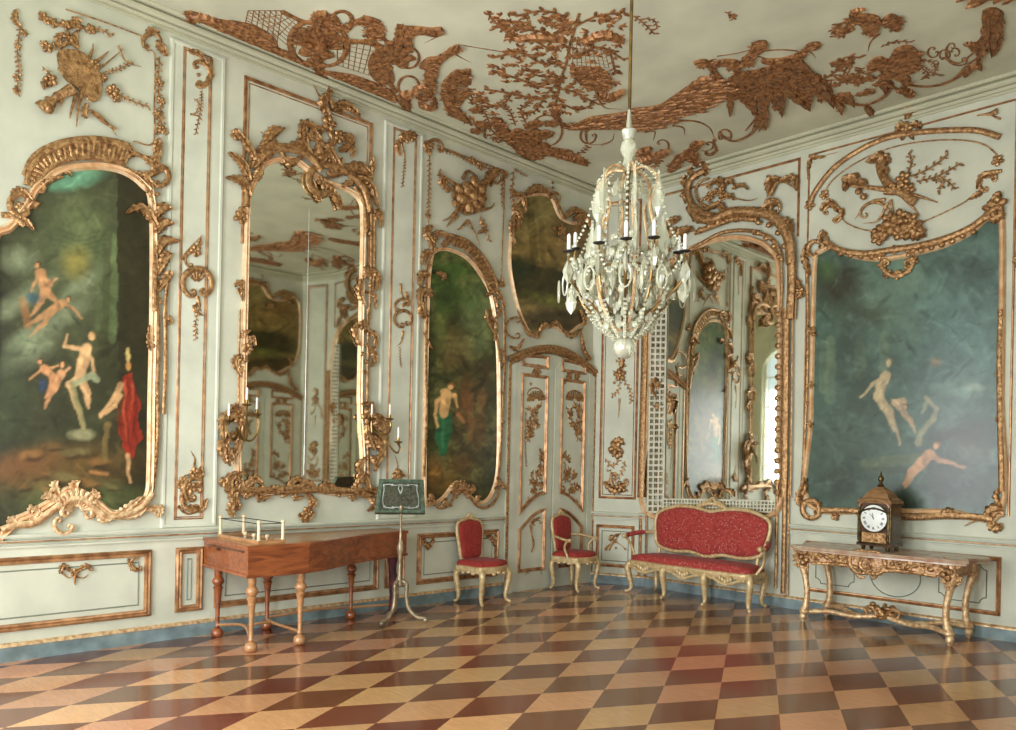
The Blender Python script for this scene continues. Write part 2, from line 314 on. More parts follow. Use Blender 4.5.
# ------------------------------------------------------------------ carved relief
VW = dict(A=(0, 0, 3.842), B=(170, 0, 3.842), C=(380, 0, 3.842), D=(600, 0, 3.842), E=(756, 0, 3.842), F=(0, 130, 3.842), G=(170, 130, 3.842), H=(380, 130, 3.842),
          I=(500, 130, 3.842), J=(756, 130, 3.842), K=(0, 310, 3.842), L=(170, 310, 3.842), M=(380, 310, 3.842), N=(560, 310, 3.842), O=(756, 310, 3.842),
          Q=(0, 480, 3.842), S=(190, 480, 3.842), X=(770, 470, 3.841), T=(360, 470, 4.293), Y=(430, 480, 4.865), Z=(610, 480, 5.216), P=(0, 0, 1.))
def vp(v, pts): x0, y0, k = VW[v]; return [(x0 + x / k, y0 + y / k) for x, y in pts]
class Relief:
    def __init__(s, fr, base=.0, rise=.7, dens=1): s.fr, s.base, s.rise, s.mb = fr, base, rise, MB()
    def scatter(s, poly, cnt, w, ang=None, lift=0.):
        u0, u1 = min(q[0] for q in poly), max(q[0] for q in poly); v0, v1 = min(q[1] for q in poly), max(q[1] for q in poly); done = tries = 0; b0 = s.base; s.base = b0 + lift
        while done < cnt and tries < cnt * 40:
            tries += 1; q = (random.uniform(u0, u1), random.uniform(v0, v1)); hit = False
            for a in range(len(poly)):
                (xa, ya), (xb, yb) = poly[a], poly[(a + 1) % len(poly)]
                if (ya > q[1]) != (yb > q[1]) and q[0] < xa + (q[1] - ya) * (xb - xa) / (yb - ya): hit = not hit
            if not hit: continue
            done += 1; a0 = random.random() * 6.28 if ang is None else ang + random.uniform(-.3, .3)
            for z in range(3 if ang is None else 1):
                an = a0 + (z - 1) * .9 if ang is None else a0; e = Vector((math.cos(an), math.sin(an))); nn = Vector((-e.y, e.x)) * random.uniform(-.15, .15) * w; c0 = Vector(q)
                s.leaf([c0, c0 + e * w * .3 + nn, c0 + e * w * .6 + nn, c0 + e * w * random.uniform(.8, 1.1)], w * .5, 1, .35)
        s.base = b0
    def loc(s, pts): return [s.fr.uv(p) for p in pts]
    def stroke(s, uv, r, flat=None, n=7):
        fl = s.rise if flat is None else flat
        s.mb.tube([s.fr.to3(q[0], q[1], s.base) for q in uv], r, n, N=s.fr.N, flat=fl * .85, lift=fl * .72)
    def leaf(s, uv, w, lobes=5, h=.5):
        m = len(uv); V = []; P = [Vector(p) for p in uv]
        for i, p in enumerate(P):
            t = i / (m - 1); a = P[max(0, i - 1)]; b = P[min(m - 1, i + 1)]; e = (b - a)
            e = e.normalized() if e.length > 0 else Vector((1, 0)); nn = Vector((-e.y, e.x))
            env = (math.sin(math.pi * min(1, t * .93 + .07)) ** .7) * w * .5
            k = env * (.48 + .52 * abs(math.sin(lobes * math.pi * t))); back = e * (-env * .3)
            curl = h * w * (.35 + .5 * t)
            for o_, d in ((-1, 0), (-.55, .75), (0, .45), (.55, .75), (1, 0)):
                q = p + nn * k * o_ + (back if abs(o_) == 1 else Vector((0, 0)))
                V.append(s.fr.to3(q.x, q.y, s.base + (d * h * w * .6 if abs(o_) < 1 else 0) + (curl * .3 if abs(o_) < 1 else 0)))
        Fs = [(i * 5 + j, i * 5 + j + 1, (i + 1) * 5 + j + 1, (i + 1) * 5 + j) for i in range(m - 1) for j in range(4)]
        s.mb.add(V, Fs)
    def blob(s, uv, r, ang=0, asp=1.):
        c = s.fr.to3(uv[0], uv[1], s.base + r * s.rise * .7)
        M = Matrix((s.fr.U * math.cos(ang) + s.fr.V * math.sin(ang), -s.fr.U * math.sin(ang) + s.fr.V * math.cos(ang), s.fr.N)).transposed()
        s.mb.ball(c, (r * asp, r, r * s.rise * .8), M, 7, 5)
    def go(s, text, base=None, rise=None):
        v = 'P'
        if base is not None: s.base = base
        if rise is not None: s.rise = rise
        for cmd in text.split(';'):
            tk = cmd.split()
            if not tk: continue
            if tk[0] == 'v': v = tk[1]; continue
            op = tk[0]; nums = [float(a) for a in tk[1:] if ',' not in a]
            pts = vp(v, [tuple(float(b) for b in a.split(',')) for a in tk[1:] if ',' in a]); k = 1 / VW[v][2]
            sc = s.fr.sc(pts[0]) * k; uv = s.loc(pts)
            if op in 'STE':
                c = catmull(uv, 5); m = len(c); w = nums[0] * sc / 2
                if op == 'S': r = [w * (.35 + .65 * math.sin(math.pi * i / (m - 1)) ** .8) for i in range(m)]
                elif op == 'T': r = [w * (1 - .85 * i / (m - 1)) for i in range(m)]
                else: r = [w] * m
                s.stroke(c, r)
            elif op == 'L':
                c = catmull(uv, max(6, 20 // max(1, len(uv) - 1))); s.leaf(c, nums[0] * sc, int(nums[1]) if len(nums) > 1 else 5)
            elif op == 'G':
                c = catmull(uv, 6); w = nums[0] * sc; m = len(c); s.stroke(c, [w * .14] * m, n=5)
                L_ = sum((c[i + 1] - c[i]).length for i in range(m - 1)); cnt = max(3, int(L_ / (w * .55)))
                for i in range(cnt):
                    t = (i + .5) / cnt * (m - 1); a = c[int(t)]; b = c[min(m - 1, int(t) + 1)]; e = (b - a); an = math.atan2(e.y, e.x) if e.length else 0
                    sd = 1 if i % 2 else -1; an2 = an + sd * .9; q = a.lerp(b, t % 1) + Vector((math.cos(an2), math.sin(an2))) * w * .45
                    s.blob(q, w * .17 * random.uniform(.8, 1.3), an2, 2.3)
            elif op == 'B':
                for p in uv: s.blob(p, nums[0] * sc)
            elif op == 'F':
                for p in uv:
                    r = nums[0] * sc; a0 = random.random() * 6
                    for q in range(5): an = a0 + q * 1.2566; s.blob((p[0] + math.cos(an) * r * .55, p[1] + math.sin(an) * r * .55), r * .38, an, 1.3)
                    s.blob(p, r * .35)
            elif op == 'C':            # r a0 sweep w  centre ; angles in degrees, clockwise in the picture, volutes at both ends
                r, a0, sw, w = nums[:4]; x, y = pts[0]; c = []; n = 26
                for i in range(n + 1):
                    t = i / n; an = math.radians(a0 + sw * t); rr = r * k
                    c.append((x + math.cos(an) * rr, y + math.sin(an) * rr))
                for end in (0, 1):
                    p = c[-1] if end else c[0]; an = math.radians(a0 + sw * end); dr = r * k * .3
                    cx_, cy_ = p[0] - math.cos(an) * dr, p[1] - math.sin(an) * dr; sg = (1 if sw > 0 else -1) * (1 if end else -1); ex = []
                    for i in range(1, 12): t = i / 11; a2 = an + sg * t * 4.6; ex.append((cx_ + math.cos(a2) * dr * (1 - .7 * t), cy_ + math.sin(a2) * dr * (1 - .7 * t)))
                    c = c + ex if end else ex[::-1] + c
                uvc = [Vector(q) for q in s.loc(c)]; m = len(uvc); w = w * sc / 2
                s.stroke(uvc, [w * (.4 + .6 * math.sin(math.pi * i / (m - 1))) for i in range(m)])
            elif op == 'H':            # r a0 sweep n  centre : fan of shell flutes
                r, a0, sw, n = nums[:4]; n = int(n); x, y = pts[0]
                for i in range(n):
                    an = math.radians(a0 + sw * i / (n - 1)); rr = r * k * (1 - .12 * abs(2 * i / (n - 1) - 1))
                    c = s.loc([(x + math.cos(an) * rr * t, y + math.sin(an) * rr * t) for t in (.2, .6, 1)]); w = r * sc * abs(math.radians(sw)) / n * .5
                    s.stroke([Vector(q) for q in c], [w * .3, w * .8, w * .95])
            elif op == 'P':
                d = nums[0] * sc; c = uv; c = catmull(uv, 3, True); s.mb.prism(s.fr, [(q[0], q[1]) for q in c], s.base - .004, s.base + d)
                if nums[0] >= 8:
                    pl = [(q[0], q[1]) for q in c]; ar = abs(sum(pl[i][0] * pl[(i + 1) % len(pl)][1] - pl[(i + 1) % len(pl)][0] * pl[i][1] for i in range(len(pl)))) / 2
                    w = (nums[1] if len(nums) > 1 else 22) * sc; s.scatter(pl, min(260, int(ar / (w * w) * (1.3 if len(nums) < 3 else 3.2))), w, math.radians(nums[2]) if len(nums) > 2 else None, d * .9)
            elif op == 'K':            # width n : flutes laid across a path, between two rails
                w, n = nums[0], int(nums[1]); c = catmull(pts, 8); m = len(c); hw = w * k / 2
                L1, L2 = [], []
                for i in range(n):
                    t = (i + .5) / n * (m - 1); a = c[int(t)]; b = c[min(m - 1, int(t) + 1)]; p = a.lerp(b, t % 1); e = (b - a); e = e.normalized(); nn = Vector((-e.y, e.x))
                    q = s.loc([p - nn * hw, p, p + nn * hw]); ww = sc * VW[v][2] * (sum((c[j + 1] - c[j]).length for j in range(m - 1)) / n) * .38
                    s.stroke([Vector(z) for z in q], [ww * .5, ww, ww * .7]); L1.append(q[0]); L2.append(q[2])
                for a in range(n - 1):
                    s.mb.prism(s.fr, [L1[a], L1[a + 1], L2[a + 1], L2[a]], s.base - .005, s.base + ww * .1)
                for L_ in (L1, L2): s.stroke([Vector(z) for z in L_], [w * sc * .12] * len(L_))
            elif op == 'R':            # count size  polygon : leaf tufts scattered in an outline
                s.scatter([(q[0], q[1]) for q in uv], int(nums[0]), nums[1] * sc)
            elif op == 'N':            # n m w  four corners : net of thin bars
                n, m_, w = int(nums[0]), int(nums[1]), nums[2] * sc / 2; A, B_, C_, D_ = [Vector(p) for p in uv[:4]]
                for i in range(n + 1):
                    t = i / n; s.stroke([A.lerp(B_, t), D_.lerp(C_, t)], [w, w], n=4)
                for i in range(m_ + 1):
                    t = i / m_; s.stroke([A.lerp(D_, t), B_.lerp(C_, t)], [w, w], n=4)
        return s
    def single(s, name, mat, **k): return s.mb.build(name, mat, loc=centre(s.mb), **k)
    def part(s, name, mat, parent, **k): return s.mb.build(name, mat, parent, world=True, **k)
def rel(fr, text, base=.0, rise=.7): return Relief(fr, base, rise).go(text)

# ------------------------------------------------------------------ the room
ST = dict(kind='structure')
W2 = RW / 2
def flip(o):                            # a copy on the other side of the room's middle plane, with its parts
    c = o.copy(); COL.objects.link(c); c.location = (RW - o.location.x, o.location.y, o.location.z); c.scale = (-1, 1, 1)
    ORG[c.name] = ORG.get(o.name, Vector())
    def kids(a, b):
        for ch in list(a.children):
            d = ch.copy(); COL.objects.link(d); d.parent = b; kids(ch, d)
    kids(o, c)
    return c
CL, CR = [], []
MB().box((W2, -RL / 2, -.05), (RW + .3, RL + .3, .1)).build('floor', 'parquet', smooth=False, **ST)
MB().box((W2, -RL / 2, RH + .05), (RW + .3, RL + .3, .1)).build('ceiling', 'ceiling_paint', smooth=False, **ST)
wl = MB().box((-.075, -RL / 2, RH / 2), (.15, RL + .3, RH)).build('wall_left', 'wall_paint', smooth=False, **ST)
MB().box((W2, .075, RH / 2), (RW + .3, .15, RH)).build('wall_back', 'wall_paint', smooth=False, **ST)
FF = Frame((0, 0, 0), (1, 0, 0), (0, 1, 0), (0, 0, 1))
wc = MB().prism(FF, [(0, -.293), (.745, 0), (0, 0)], 0, RH).build('wall_corner', 'wall_paint', smooth=False, **ST)
flip(wc).name = 'wall_corner_right'
def pierced(name, spots, along_x, face):
    mb = MB(); lo, hi = (0, RW) if along_x else (-RL, 0); e = [lo] + [q for c in spots for q in (c - WIN_W / 2, c + WIN_W / 2)] + [hi]
    def bx(a, b, z0, z1):
        c, d = (a + b) / 2, b - a
        if along_x: mb.box((c, face - .09, (z0 + z1) / 2), (d, .18, z1 - z0))
        else: mb.box((face + .09, c, (z0 + z1) / 2), (.18, d, z1 - z0))
    for i in range(0, len(e), 2): bx(e[i], e[i + 1], 0, RH)
    for c in spots: bx(c - WIN_W / 2, c + WIN_W / 2, 0, WIN_Z0); bx(c - WIN_W / 2, c + WIN_W / 2, WIN_Z1, RH)
    for c in spots:                      # arched heads
        fr = Frame((0, face, 0), (1, 0, 0), (0, 0, 1), (0, -1, 0)) if along_x else Frame((face, 0, 0), (0, 1, 0), (0, 0, 1), (1, 0, 0))
        for s_ in (-1, 1): mb.prism(fr, [(c + s_ * WIN_W / 2, WIN_Z1 + .001)] + [(c + s_ * WIN_W / 2 * math.cos(a), WIN_Z1 - .6 + .6 * math.sin(a)) for a in (0, .26, .52, .79, 1.05, 1.31, 1.57)], 0, .18)
    mb.build(name, 'wall_paint', smooth=False, **ST)
pierced('wall_front', WIN_F, True, -RL)
pierced('wall_right', sorted(WIN_R), False, RW)
wi = 0
for spots, ax in ((WIN_F, 1), (WIN_R, 0)):
    for c in spots:
        wi += 1; mb = MB()
        def bar(a0, a1, z0, z1, t=.05):
            if ax: mb.box((c + (a0 + a1) / 2, -RL - .1, (z0 + z1) / 2), (a1 - a0, t, z1 - z0))
            else: mb.box((RW + .1, c + (a0 + a1) / 2, (z0 + z1) / 2), (t, a1 - a0, z1 - z0))
        h = WIN_W / 2
        bar(-h, -h + .06, WIN_Z0, WIN_Z1); bar(h - .06, h, WIN_Z0, WIN_Z1); bar(-.035, .035, WIN_Z0, WIN_Z1); bar(-h, h, WIN_Z0, WIN_Z0 + .07); bar(-h, h, WIN_Z1 - .07, WIN_Z1)
        for k in range(1, 6): bar(-h, h, WIN_Z0 + k * .72 - .015, WIN_Z0 + k * .72 + .015, .03)
        mb.build('window_%d' % wi, 'lattice_white', smooth=False, **ST)
# skirting, chair rail, cornice
def run(name, path, prof, mat, mir=True, smooth=False):
    o = MB().mould(FF, path, prof, closed=False).build(name, mat, smooth=smooth, **ST)
    if mir: flip(o).name = name + '_mirrored' if False else name
    return o
RAILP = [(0, .87), (.02, .87), (.024, .888), (.004, .892), (.004, .905), (.036, .91), (.04, .93), (.008, .935), (.008, .946), (.046, .95), (.052, .965), (.036, .978), (0, .978)]
SKIRT = [(0, .118), (.03, .112), (.03, 0)]
SKCAP = [(0, .142), (.022, .138), (.036, .124), (.036, .113), (0, .113)]
pA = [(.745, 0), (0, -.293)]; pB = [(0, -1.96), (0, -RL)]; pC = [(RW - 2.76, 0), (2.76, 0)]
tn = 0
def trim(mb, mat, mir=False, smooth=True):
    global tn
    tn += 1; o = mb.build('trim_%d' % tn, mat, smooth=smooth, **ST)
    if mir: tn += 1; flip(o).name = 'trim_%d' % tn
    return o
for nm, path, mir in (('baseboard_corner', pA, 1), ('baseboard_left', pB, 1), ('baseboard_back', pC, 0)):
    o = MB().mould(FF, path, SKIRT, closed=False).build(nm, 'teal_paint', smooth=False, **ST)
    if mir: flip(o).name = nm.replace('left', 'right')
    trim(MB().mould(FF, path, SKCAP, closed=False), 'pale_gold', mir)
    trim(MB().mould(FF, path, RAILP, closed=False), 'panel_paint', mir, False)
    trim(MB().mould(FF, path, [(.036, .912), (.045, .916), (.045, .922), (.036, .928)], closed=False), 'gilt_line', mir)
pD = [(2.76, 0), (.745, 0)]
o = MB().mould(FF, pD, SKIRT, closed=False).build('baseboard_mirror', 'teal_paint', smooth=False, **ST); flip(o)
trim(MB().mould(FF, pD, SKCAP, closed=False), 'pale_gold', True)
FOOT = [(0, -RL), (RW, -RL), (RW, -.293), (RW - .745, 0), (.745, 0), (0, -.293)]
H_ = RH
CORN = [(0, -.165), (.014, -.165), (.016, -.15), (.009, -.147), (.009, -.138), (.026, -.135), (.034, -.112), (.016, -.108), (.016, -.1), (.046, -.096), (.062, -.08), (.066, -.06), (.056, -.046), (.024, -.042), (.024, -.032), (.07, -.028), (.085, -.012), (.085, 0)]
trim(MB().mould(FF, FOOT, [(a, H_ + b) for a, b in CORN]), 'cornice_paint', smooth=False)
# panels and their gilt mouldings
def ux(fr, x, y): return fr.uv((x, y))[0]
def vz(fr, x, y): return fr.uv((x, y))[1]
def rect(u0, u1, v0, v1): return [(u0, v0), (u1, v0), (u1, v1), (u0, v1)]
GP = lambda w, d: [(0, 0), (.12 * w, d * .8), (.3 * w, d), (.5 * w, d * .45), (.7 * w, d * .75), (.9 * w, d * .6), (w, 0)]
def gilt(fr, poly, w=.04, d=.022, mat='gilt_line', mir=True): return trim(MB().mould(fr, poly, GP(w, d)), mat, mir)
def thin(fr, poly, inset, w=.012, mat='grey_line', mir=True): return trim(MB().mould(fr, poly, [(inset, 0), (inset + w / 2, .008), (inset + w, 0)]), mat, mir)
def board(fr, u0, u1, v0, v1, d=.02, mir=True):
    o = MB().mould(fr, rect(u0, u1, v0, v1), [(-.012, 0), (0, d), (.02, d), (.03, d * .6), (.045, d * .6), ((min(u1 - u0, v1 - v0)) / 2, d * .6)]); return trim(o, 'panel_paint', mir, False)
DT, DB = .80, .225                      # dado panels
VT = vz(FL, 182, 46)
for a, b in (((166, 300), (219.5, 300)), ((385, 130), (422.5, 130))):
    board(FL, ux(FL, *a), ux(FL, *b), RAIL + .01, RH - .215)
for a, b in (((178.3, 250), (208, 250)), ((392.6, 126), (416.5, 134))):
    u0, u1 = ux(FL, *a), ux(FL, *b); gilt(FL, rect(u0, u1, RAIL + .07, VT), .035); thin(FL, rect(u0, u1, RAIL + .07, VT), .05, mat='gilt_line')
u0, u1 = ux(FL, 243.5, 100), ux(FL, 372, 140); trim(MB().mould(FL, [(u1, 3.6), (u1, VT - .05), (u0, VT - .05), (u0, 3.6)], GP(.035, .022), False), 'gilt_line', True)
trim(MB().mould(FL, [(u1, 3.6), (u1, VT - .05), (u0, VT - .05), (u0, 3.6)], [(.05, 0), (.056, .008), (.062, 0)], False), 'gilt_line', True)
UD0, UD1 = ux(FL, 507, 400), ux(FL, 589.5, 505)      # door opening with jambs
for a, b in ((-8.95, ux(FL, 151, 580)), (ux(FL, 175, 580), ux(FL, 202.5, 580)), (ux(FL, 214, 580), ux(FL, 378, 570)), (ux(FL, 384.5, 570), ux(FL, 404, 570)), (ux(FL, 416.5, 560), ux(FL, 497.5, 560))):
    gilt(FL, rect(a, b, DB, DT), .06, .03); thin(FL, rect(a, b, DB, DT), .1)
# corner panels
a, b = ux(FD, 600.5, 400), ux(FD, 638, 400)
gilt(FD, rect(a, b, vz(FD, 618, 499), VT), .035); thin(FD, rect(a, b, vz(FD, 618, 499), VT), .05, mat='gilt_line')
a, b = ux(FD, 596, 540), ux(FD, 634.5, 540); gilt(FD, rect(a, b, DB, DT), .045, .025); thin(FD, rect(a, b, DB, DT), .08)
# back wall: boards above and beside the great picture, its dado
UB0 = ux(FB, 800, 200)
trim(MB().mould(FB, [(UB0, 4.3), (UB0, VT), (.79, VT), (.79, 4.3)], GP(.03, .022), False), 'gilt_line', True)
a = ux(FB, 805, 575); gilt(FB, rect(a, RW - a, DB, DT), .045, .025, mir=False)
def notched(u0, u1, v0, v1, r):
    P_ = []
    for cx_, cy_, a0 in ((u0, v0, 90), (u1, v0, 180), (u1, v1, 270), (u0, v1, 0)):
        P_ += [(cx_ + math.cos(math.radians(a0 - t)) * r, cy_ + math.sin(math.radians(a0 - t)) * r) for t in (0, 30, 60, 90)]
    return P_
um = W2
for q0, q1 in ((a + .12, um - .42), (um + .42, RW - a - .12)): thin(FB, notched(q0, q1, DB + .1, DT - .08, .06), 0, mir=False)
thin(FB, [(um + .26 * math.cos(t * .2618), .5 + .22 * math.sin(t * .2618)) for t in range(24)], 0, mir=False)
a = ux(FB, 807.7, 190)
trim(MB().mould(FB, [(RW - a, 1.2), (RW - a, VT + .01), (a, VT + .01), (a, 1.2)], [(0, 0), (.008, .012), (.016, .012), (.024, 0)], closed=False), 'gilt_line')
# double door in the left wall (its twin stands opposite)
def arch(u0, u1, v0, rise, n=12): return [(u1 + (u0 - u1) * i / n, v0 + rise * math.sin(math.pi * i / n)) for i in range(n + 1)]
VD = vz(FL, 509, 362); RISE = vz(FL, 551, 352) - VD
def make_door(mirrored=False):
    d = MB().prism(FL, [(UD0 + .1, 0), (UD1 - .1, 0)] + arch(UD0 + .1, UD1 - .1, VD - .05, RISE), .0, .028).build('door_1', 'panel_paint', smooth=False, **ST)
    mid = (UD0 + UD1) / 2
    jm = MB()
    for k in (0, 1):
        s0 = UD0 if k == 0 else UD1 - .11; jm.prism(FL, rect(s0, s0 + .11, 0, VD), 0, .05)
    jm.build('door_frame', 'panel_paint', d, smooth=False)
    g = MB(); g.mould(FL, [(UD0, 0), (UD0, VD)], [(-.02, 0), (-.01, .06), (.015, .06), (.03, .05)], False); g.mould(FL, [(UD1, VD), (UD1, 0)], [(-.01, 0), (0, .06), (.02, .06), (.03, .05)], False)
    top = arch(UD0 - .02, UD1 + .02, VD, RISE + .03, 16); g.mould(FL, top, [(-.06, 0), (-.055, .07), (-.03, .085), (0, .06), (.03, .075), (.05, .05), (.06, 0)], False)
    g.build('gilt_surround', 'gold', d)
    for sgn in (-1, 1):
        w = (UD1 - UD0) / 2 - .13; a, b = (mid + .03, mid + .03 + w) if sgn > 0 else (mid - .03 - w, mid - .03)
        lf = MB().prism(FL, [(a - .01, .02), (b + .01, .02), (b + .01, VD - .02)] + [(b + (a - b) * t, VD - .02 + RISE * (.35 if 0 else 1) * math.sin(math.pi * ((b + (a - b) * t) - UD0) / (UD1 - UD0)) * .9) for t in (.25, .5, .75)] + [(a - .01, VD - .02)], .02, .045).build('door_leaf', 'panel_paint', d, smooth=False)
        def ap(v0, v1, up, lowcut=False):
            n = 8; q = [(a + .1, v0), (b - .1, v0), (b - .1, v1)] if not lowcut else []
            if lowcut:     # a field whose foot is cut by a quarter arch falling away from the meeting stile
                q = [(a + .1 + (b - a - .2) * i / n, v0 + .26 * math.sin(math.pi / 2 * ((i / n) if sgn < 0 else 1 - i / n))) for i in range(n + 1)] + [(b - .1, v1), (a + .1, v1)]
                return q
            q = [(a + .1, v0), (b - .1, v0)] + [(b - .1 + (a - b + .2) * i / n, v1 + up * math.sin(math.pi / 2 * ((1 - i / n) if sgn < 0 else i / n))) for i in range(n + 1)]
            return q
        for poly in (ap(.24, .78, .26), ap(.96, 2.75, 0, True), ap(2.83, 2.98, .03)):
            MB().mould(FL, poly, [(0, .045), (.008, .068), (.02, .07), (.028, .055), (.036, .058), (.045, .045)]).build('door_panel_moulding', 'gilt_line', lf)
    # gilt carving of the leaves
    r = Relief(FL, .045, .5)
    r.go('v M; H 40 185 160 11 590,350; H 40 195 160 11 738,350; F 20 590,235 715,255 745,255; R 26 22 560,370 620,370 590,450 555,520; R 26 22 700,370 765,370 765,520 730,450; R 24 22 600,540 620,540 620,690 560,690; R 24 22 700,550 765,690 700,690; B 9 585,235 600,240 720,250; L 16 6 600,210 570,250; G 14 600,360 585,420 560,470; G 14 705,370 730,430 750,500; G 14 610,560 600,620 580,680; G 14 700,580 705,640 740,690; C 30 200 150 6 585,330; C 30 190 150 6 735,340; F 13 575,695 735,695; G 10 550,390 548,500 552,600; G 10 765,400 768,500 762,600; B 6 568,285 700,280')
    r.go('v Y; F 20 495,50; F 20 670,50; G 14 470,80 455,120; G 14 700,90 705,120; L 22 5 520,180 480,210 478,260; L 16 5 480,260 490,310 478,350; C 20 180 150 5 510,215; G 12 450,460 470,440; G 12 530,460 525,430; G 12 535,200 534,300')
    r.part('door_carving', 'gold', d)
    return d
dr = make_door(); dr2 = flip(dr); dr2.name = 'door_2'

# ------------------------------------------------------------------ painted canvases
def vnoise1(X, Y, s, seed):
    r = np.random.RandomState(seed); G = r.rand(80, 80); x, y = (X / s) % 79, (Y / s) % 79
    i, j = x.astype(int), y.astype(int); fx, fy = x - i, y - j; fx = fx * fx * (3 - 2 * fx); fy = fy * fy * (3 - 2 * fy); i2, j2 = (i + 1) % 80, (j + 1) % 80
    return G[i, j] * (1 - fx) * (1 - fy) + G[i2, j] * fx * (1 - fy) + G[i, j2] * (1 - fx) * fy + G[i2, j2] * fx * fy
def vnoise(X, Y, s, seed):
    X, Y = X + 500, Y + 500; r = 0; w = 0
    for k, (a, f, g) in enumerate(((.4, 2.2, .5), (1.3, 1.1, .3), (2.1, .6, .2), (.9, .35, .12))):
        r = r + g * vnoise1(X * math.cos(a) + Y * math.sin(a) + 900, Y * math.cos(a) - X * math.sin(a) + 1900, s * f, seed * 7 + k); w += g
    return (r / w - .5) * 1.7 + .5
def inside(X, Y, poly):
    r = np.zeros(X.shape, bool); n = len(poly)
    for i in range(n):
        x0, y0 = poly[i]; x1, y1 = poly[(i + 1) % n]
        if y0 == y1: continue
        r ^= ((Y > min(y0, y1)) & (Y <= max(y0, y1)) & (X < x0 + (Y - y0) * (x1 - x0) / (y1 - y0)))
    return r
class Paint:
    def __init__(s, X, Y):
        s.X = X + (vnoise(X, Y, 6., 91) - .5) * 3.; s.Y = Y + (vnoise(X, Y, 6., 92) - .5) * 3.; s.C = np.zeros(X.shape + (3,))
    def mix(s, a, col): s.C += (np.array(lin(*col)[:3]) - s.C) * np.clip(a, 0, 1)[..., None]
    def fill(s, col): s.C[:] = lin(*col)[:3]
    def e(s, x, y, rx, ry, col, al=1., soft=.5, ang=0):
        a = math.radians(ang); dx, dy = s.X - x, s.Y - y; u = (dx * math.cos(a) + dy * math.sin(a)) / rx; v = (-dx * math.sin(a) + dy * math.cos(a)) / ry
        s.mix(al * np.clip((1 - np.sqrt(u * u + v * v)) / soft, 0, 1), col)
    def l(s, pts, r, col, al=1.):       # brush stroke, radius may taper
        r = r if hasattr(r, '__len__') else (r, r)
        for i in range(len(pts) - 1):
            (x0, y0), (x1, y1) = pts[i], pts[i + 1]; dx, dy = x1 - x0, y1 - y0; L = dx * dx + dy * dy + 1e-6
            t = np.clip(((s.X - x0) * dx + (s.Y - y0) * dy) / L, 0, 1); d = np.hypot(s.X - x0 - t * dx, s.Y - y0 - t * dy)
            f0, f1 = i / (len(pts) - 1), (i + 1) / (len(pts) - 1); rr = r[0] + (r[1] - r[0]) * (f0 + (f1 - f0) * t); s.mix(al * .88 * np.clip((rr - d) / 1.9 + .5, 0, 1), col)
    def poly(s, P, col, al=1.): s.mix(al * inside(s.X, s.Y, P), col)
    def n(s, amt, sc, seed, col=None):
        v = vnoise(s.X, s.Y, sc, seed) - .5
        if col is None: s.C *= (1 + amt * v)[..., None]
        else: s.mix(np.clip(v * 2, 0, 1) * amt, col)
def canvas(fr, outline, painter, parent, step=.011, d=.018):
    P = [fr.uv(p) for p in outline]; P = [(q[0], q[1]) for q in catmull(P, 4, True)]
    u0, u1 = min(p[0] for p in P), max(p[0] for p in P); v0, v1 = min(p[1] for p in P), max(p[1] for p in P)
    nu, nv = int((u1 - u0) / step), int((v1 - v0) / step); U, V = np.meshgrid(np.linspace(u0, u1, nu), np.linspace(v0, v1, nv))
    W = np.array(fr.o)[None, None] + U[..., None] * np.array(fr.U) + V[..., None] * np.array(fr.V) + d * np.array(fr.N)
    pj = project(W.reshape(-1, 3)).reshape(nv, nu, 2); pa = Paint(pj[..., 0], pj[..., 1]); painter(pa); finish(pa, {paint_lake: (.84, .80, .72), paint_glade: (1.25, 1.02, .8)}.get(painter, (.86, .78, .62)))
    keep = inside((U[1:, 1:] + U[:-1, :-1]) / 2, (V[1:, 1:] + V[:-1, :-1]) / 2, P); ii, jj = np.nonzero(keep)
    a = ii * nu + jj; F_ = np.stack([a, a + 1, a + nu + 1, a + nu], 1)
    used, inv = np.unique(F_, return_inverse=True); F_ = inv.reshape(-1, 4)
    co = W.reshape(-1, 3)[used] - np.array(ORG[parent.name]); me = bpy.data.meshes.new('canvas'); nn = len(used)
    edge = fr.N * -.012; nf = len(F_)
    me.from_pydata(co.tolist(), [], F_.tolist()); me.update()
    ca = me.color_attributes.new('pigment', 'FLOAT_COLOR', 'POINT'); cc = np.ones((nn, 4)); cc[:, :3] = np.clip(pa.C.reshape(-1, 3)[used], 0, 1); ca.data.foreach_set('color', cc.ravel())
    me.materials.append(MAT['canvas_paint']); o = bpy.data.objects.new('canvas', me); COL.objects.link(o); o.parent = parent; ORG[o.name] = ORG[parent.name]
    if me.polygons[0].normal.dot(fr.N) < 0: me.flip_normals()
    # stretcher behind the canvas gives it its thickness
    MB().prism(fr, P, 0, d - .004).build('stretcher', 'clock_wood', parent, smooth=False, world=True)
    return o
FLESH, FLESH2 = (206, 168, 128), (168, 126, 92)
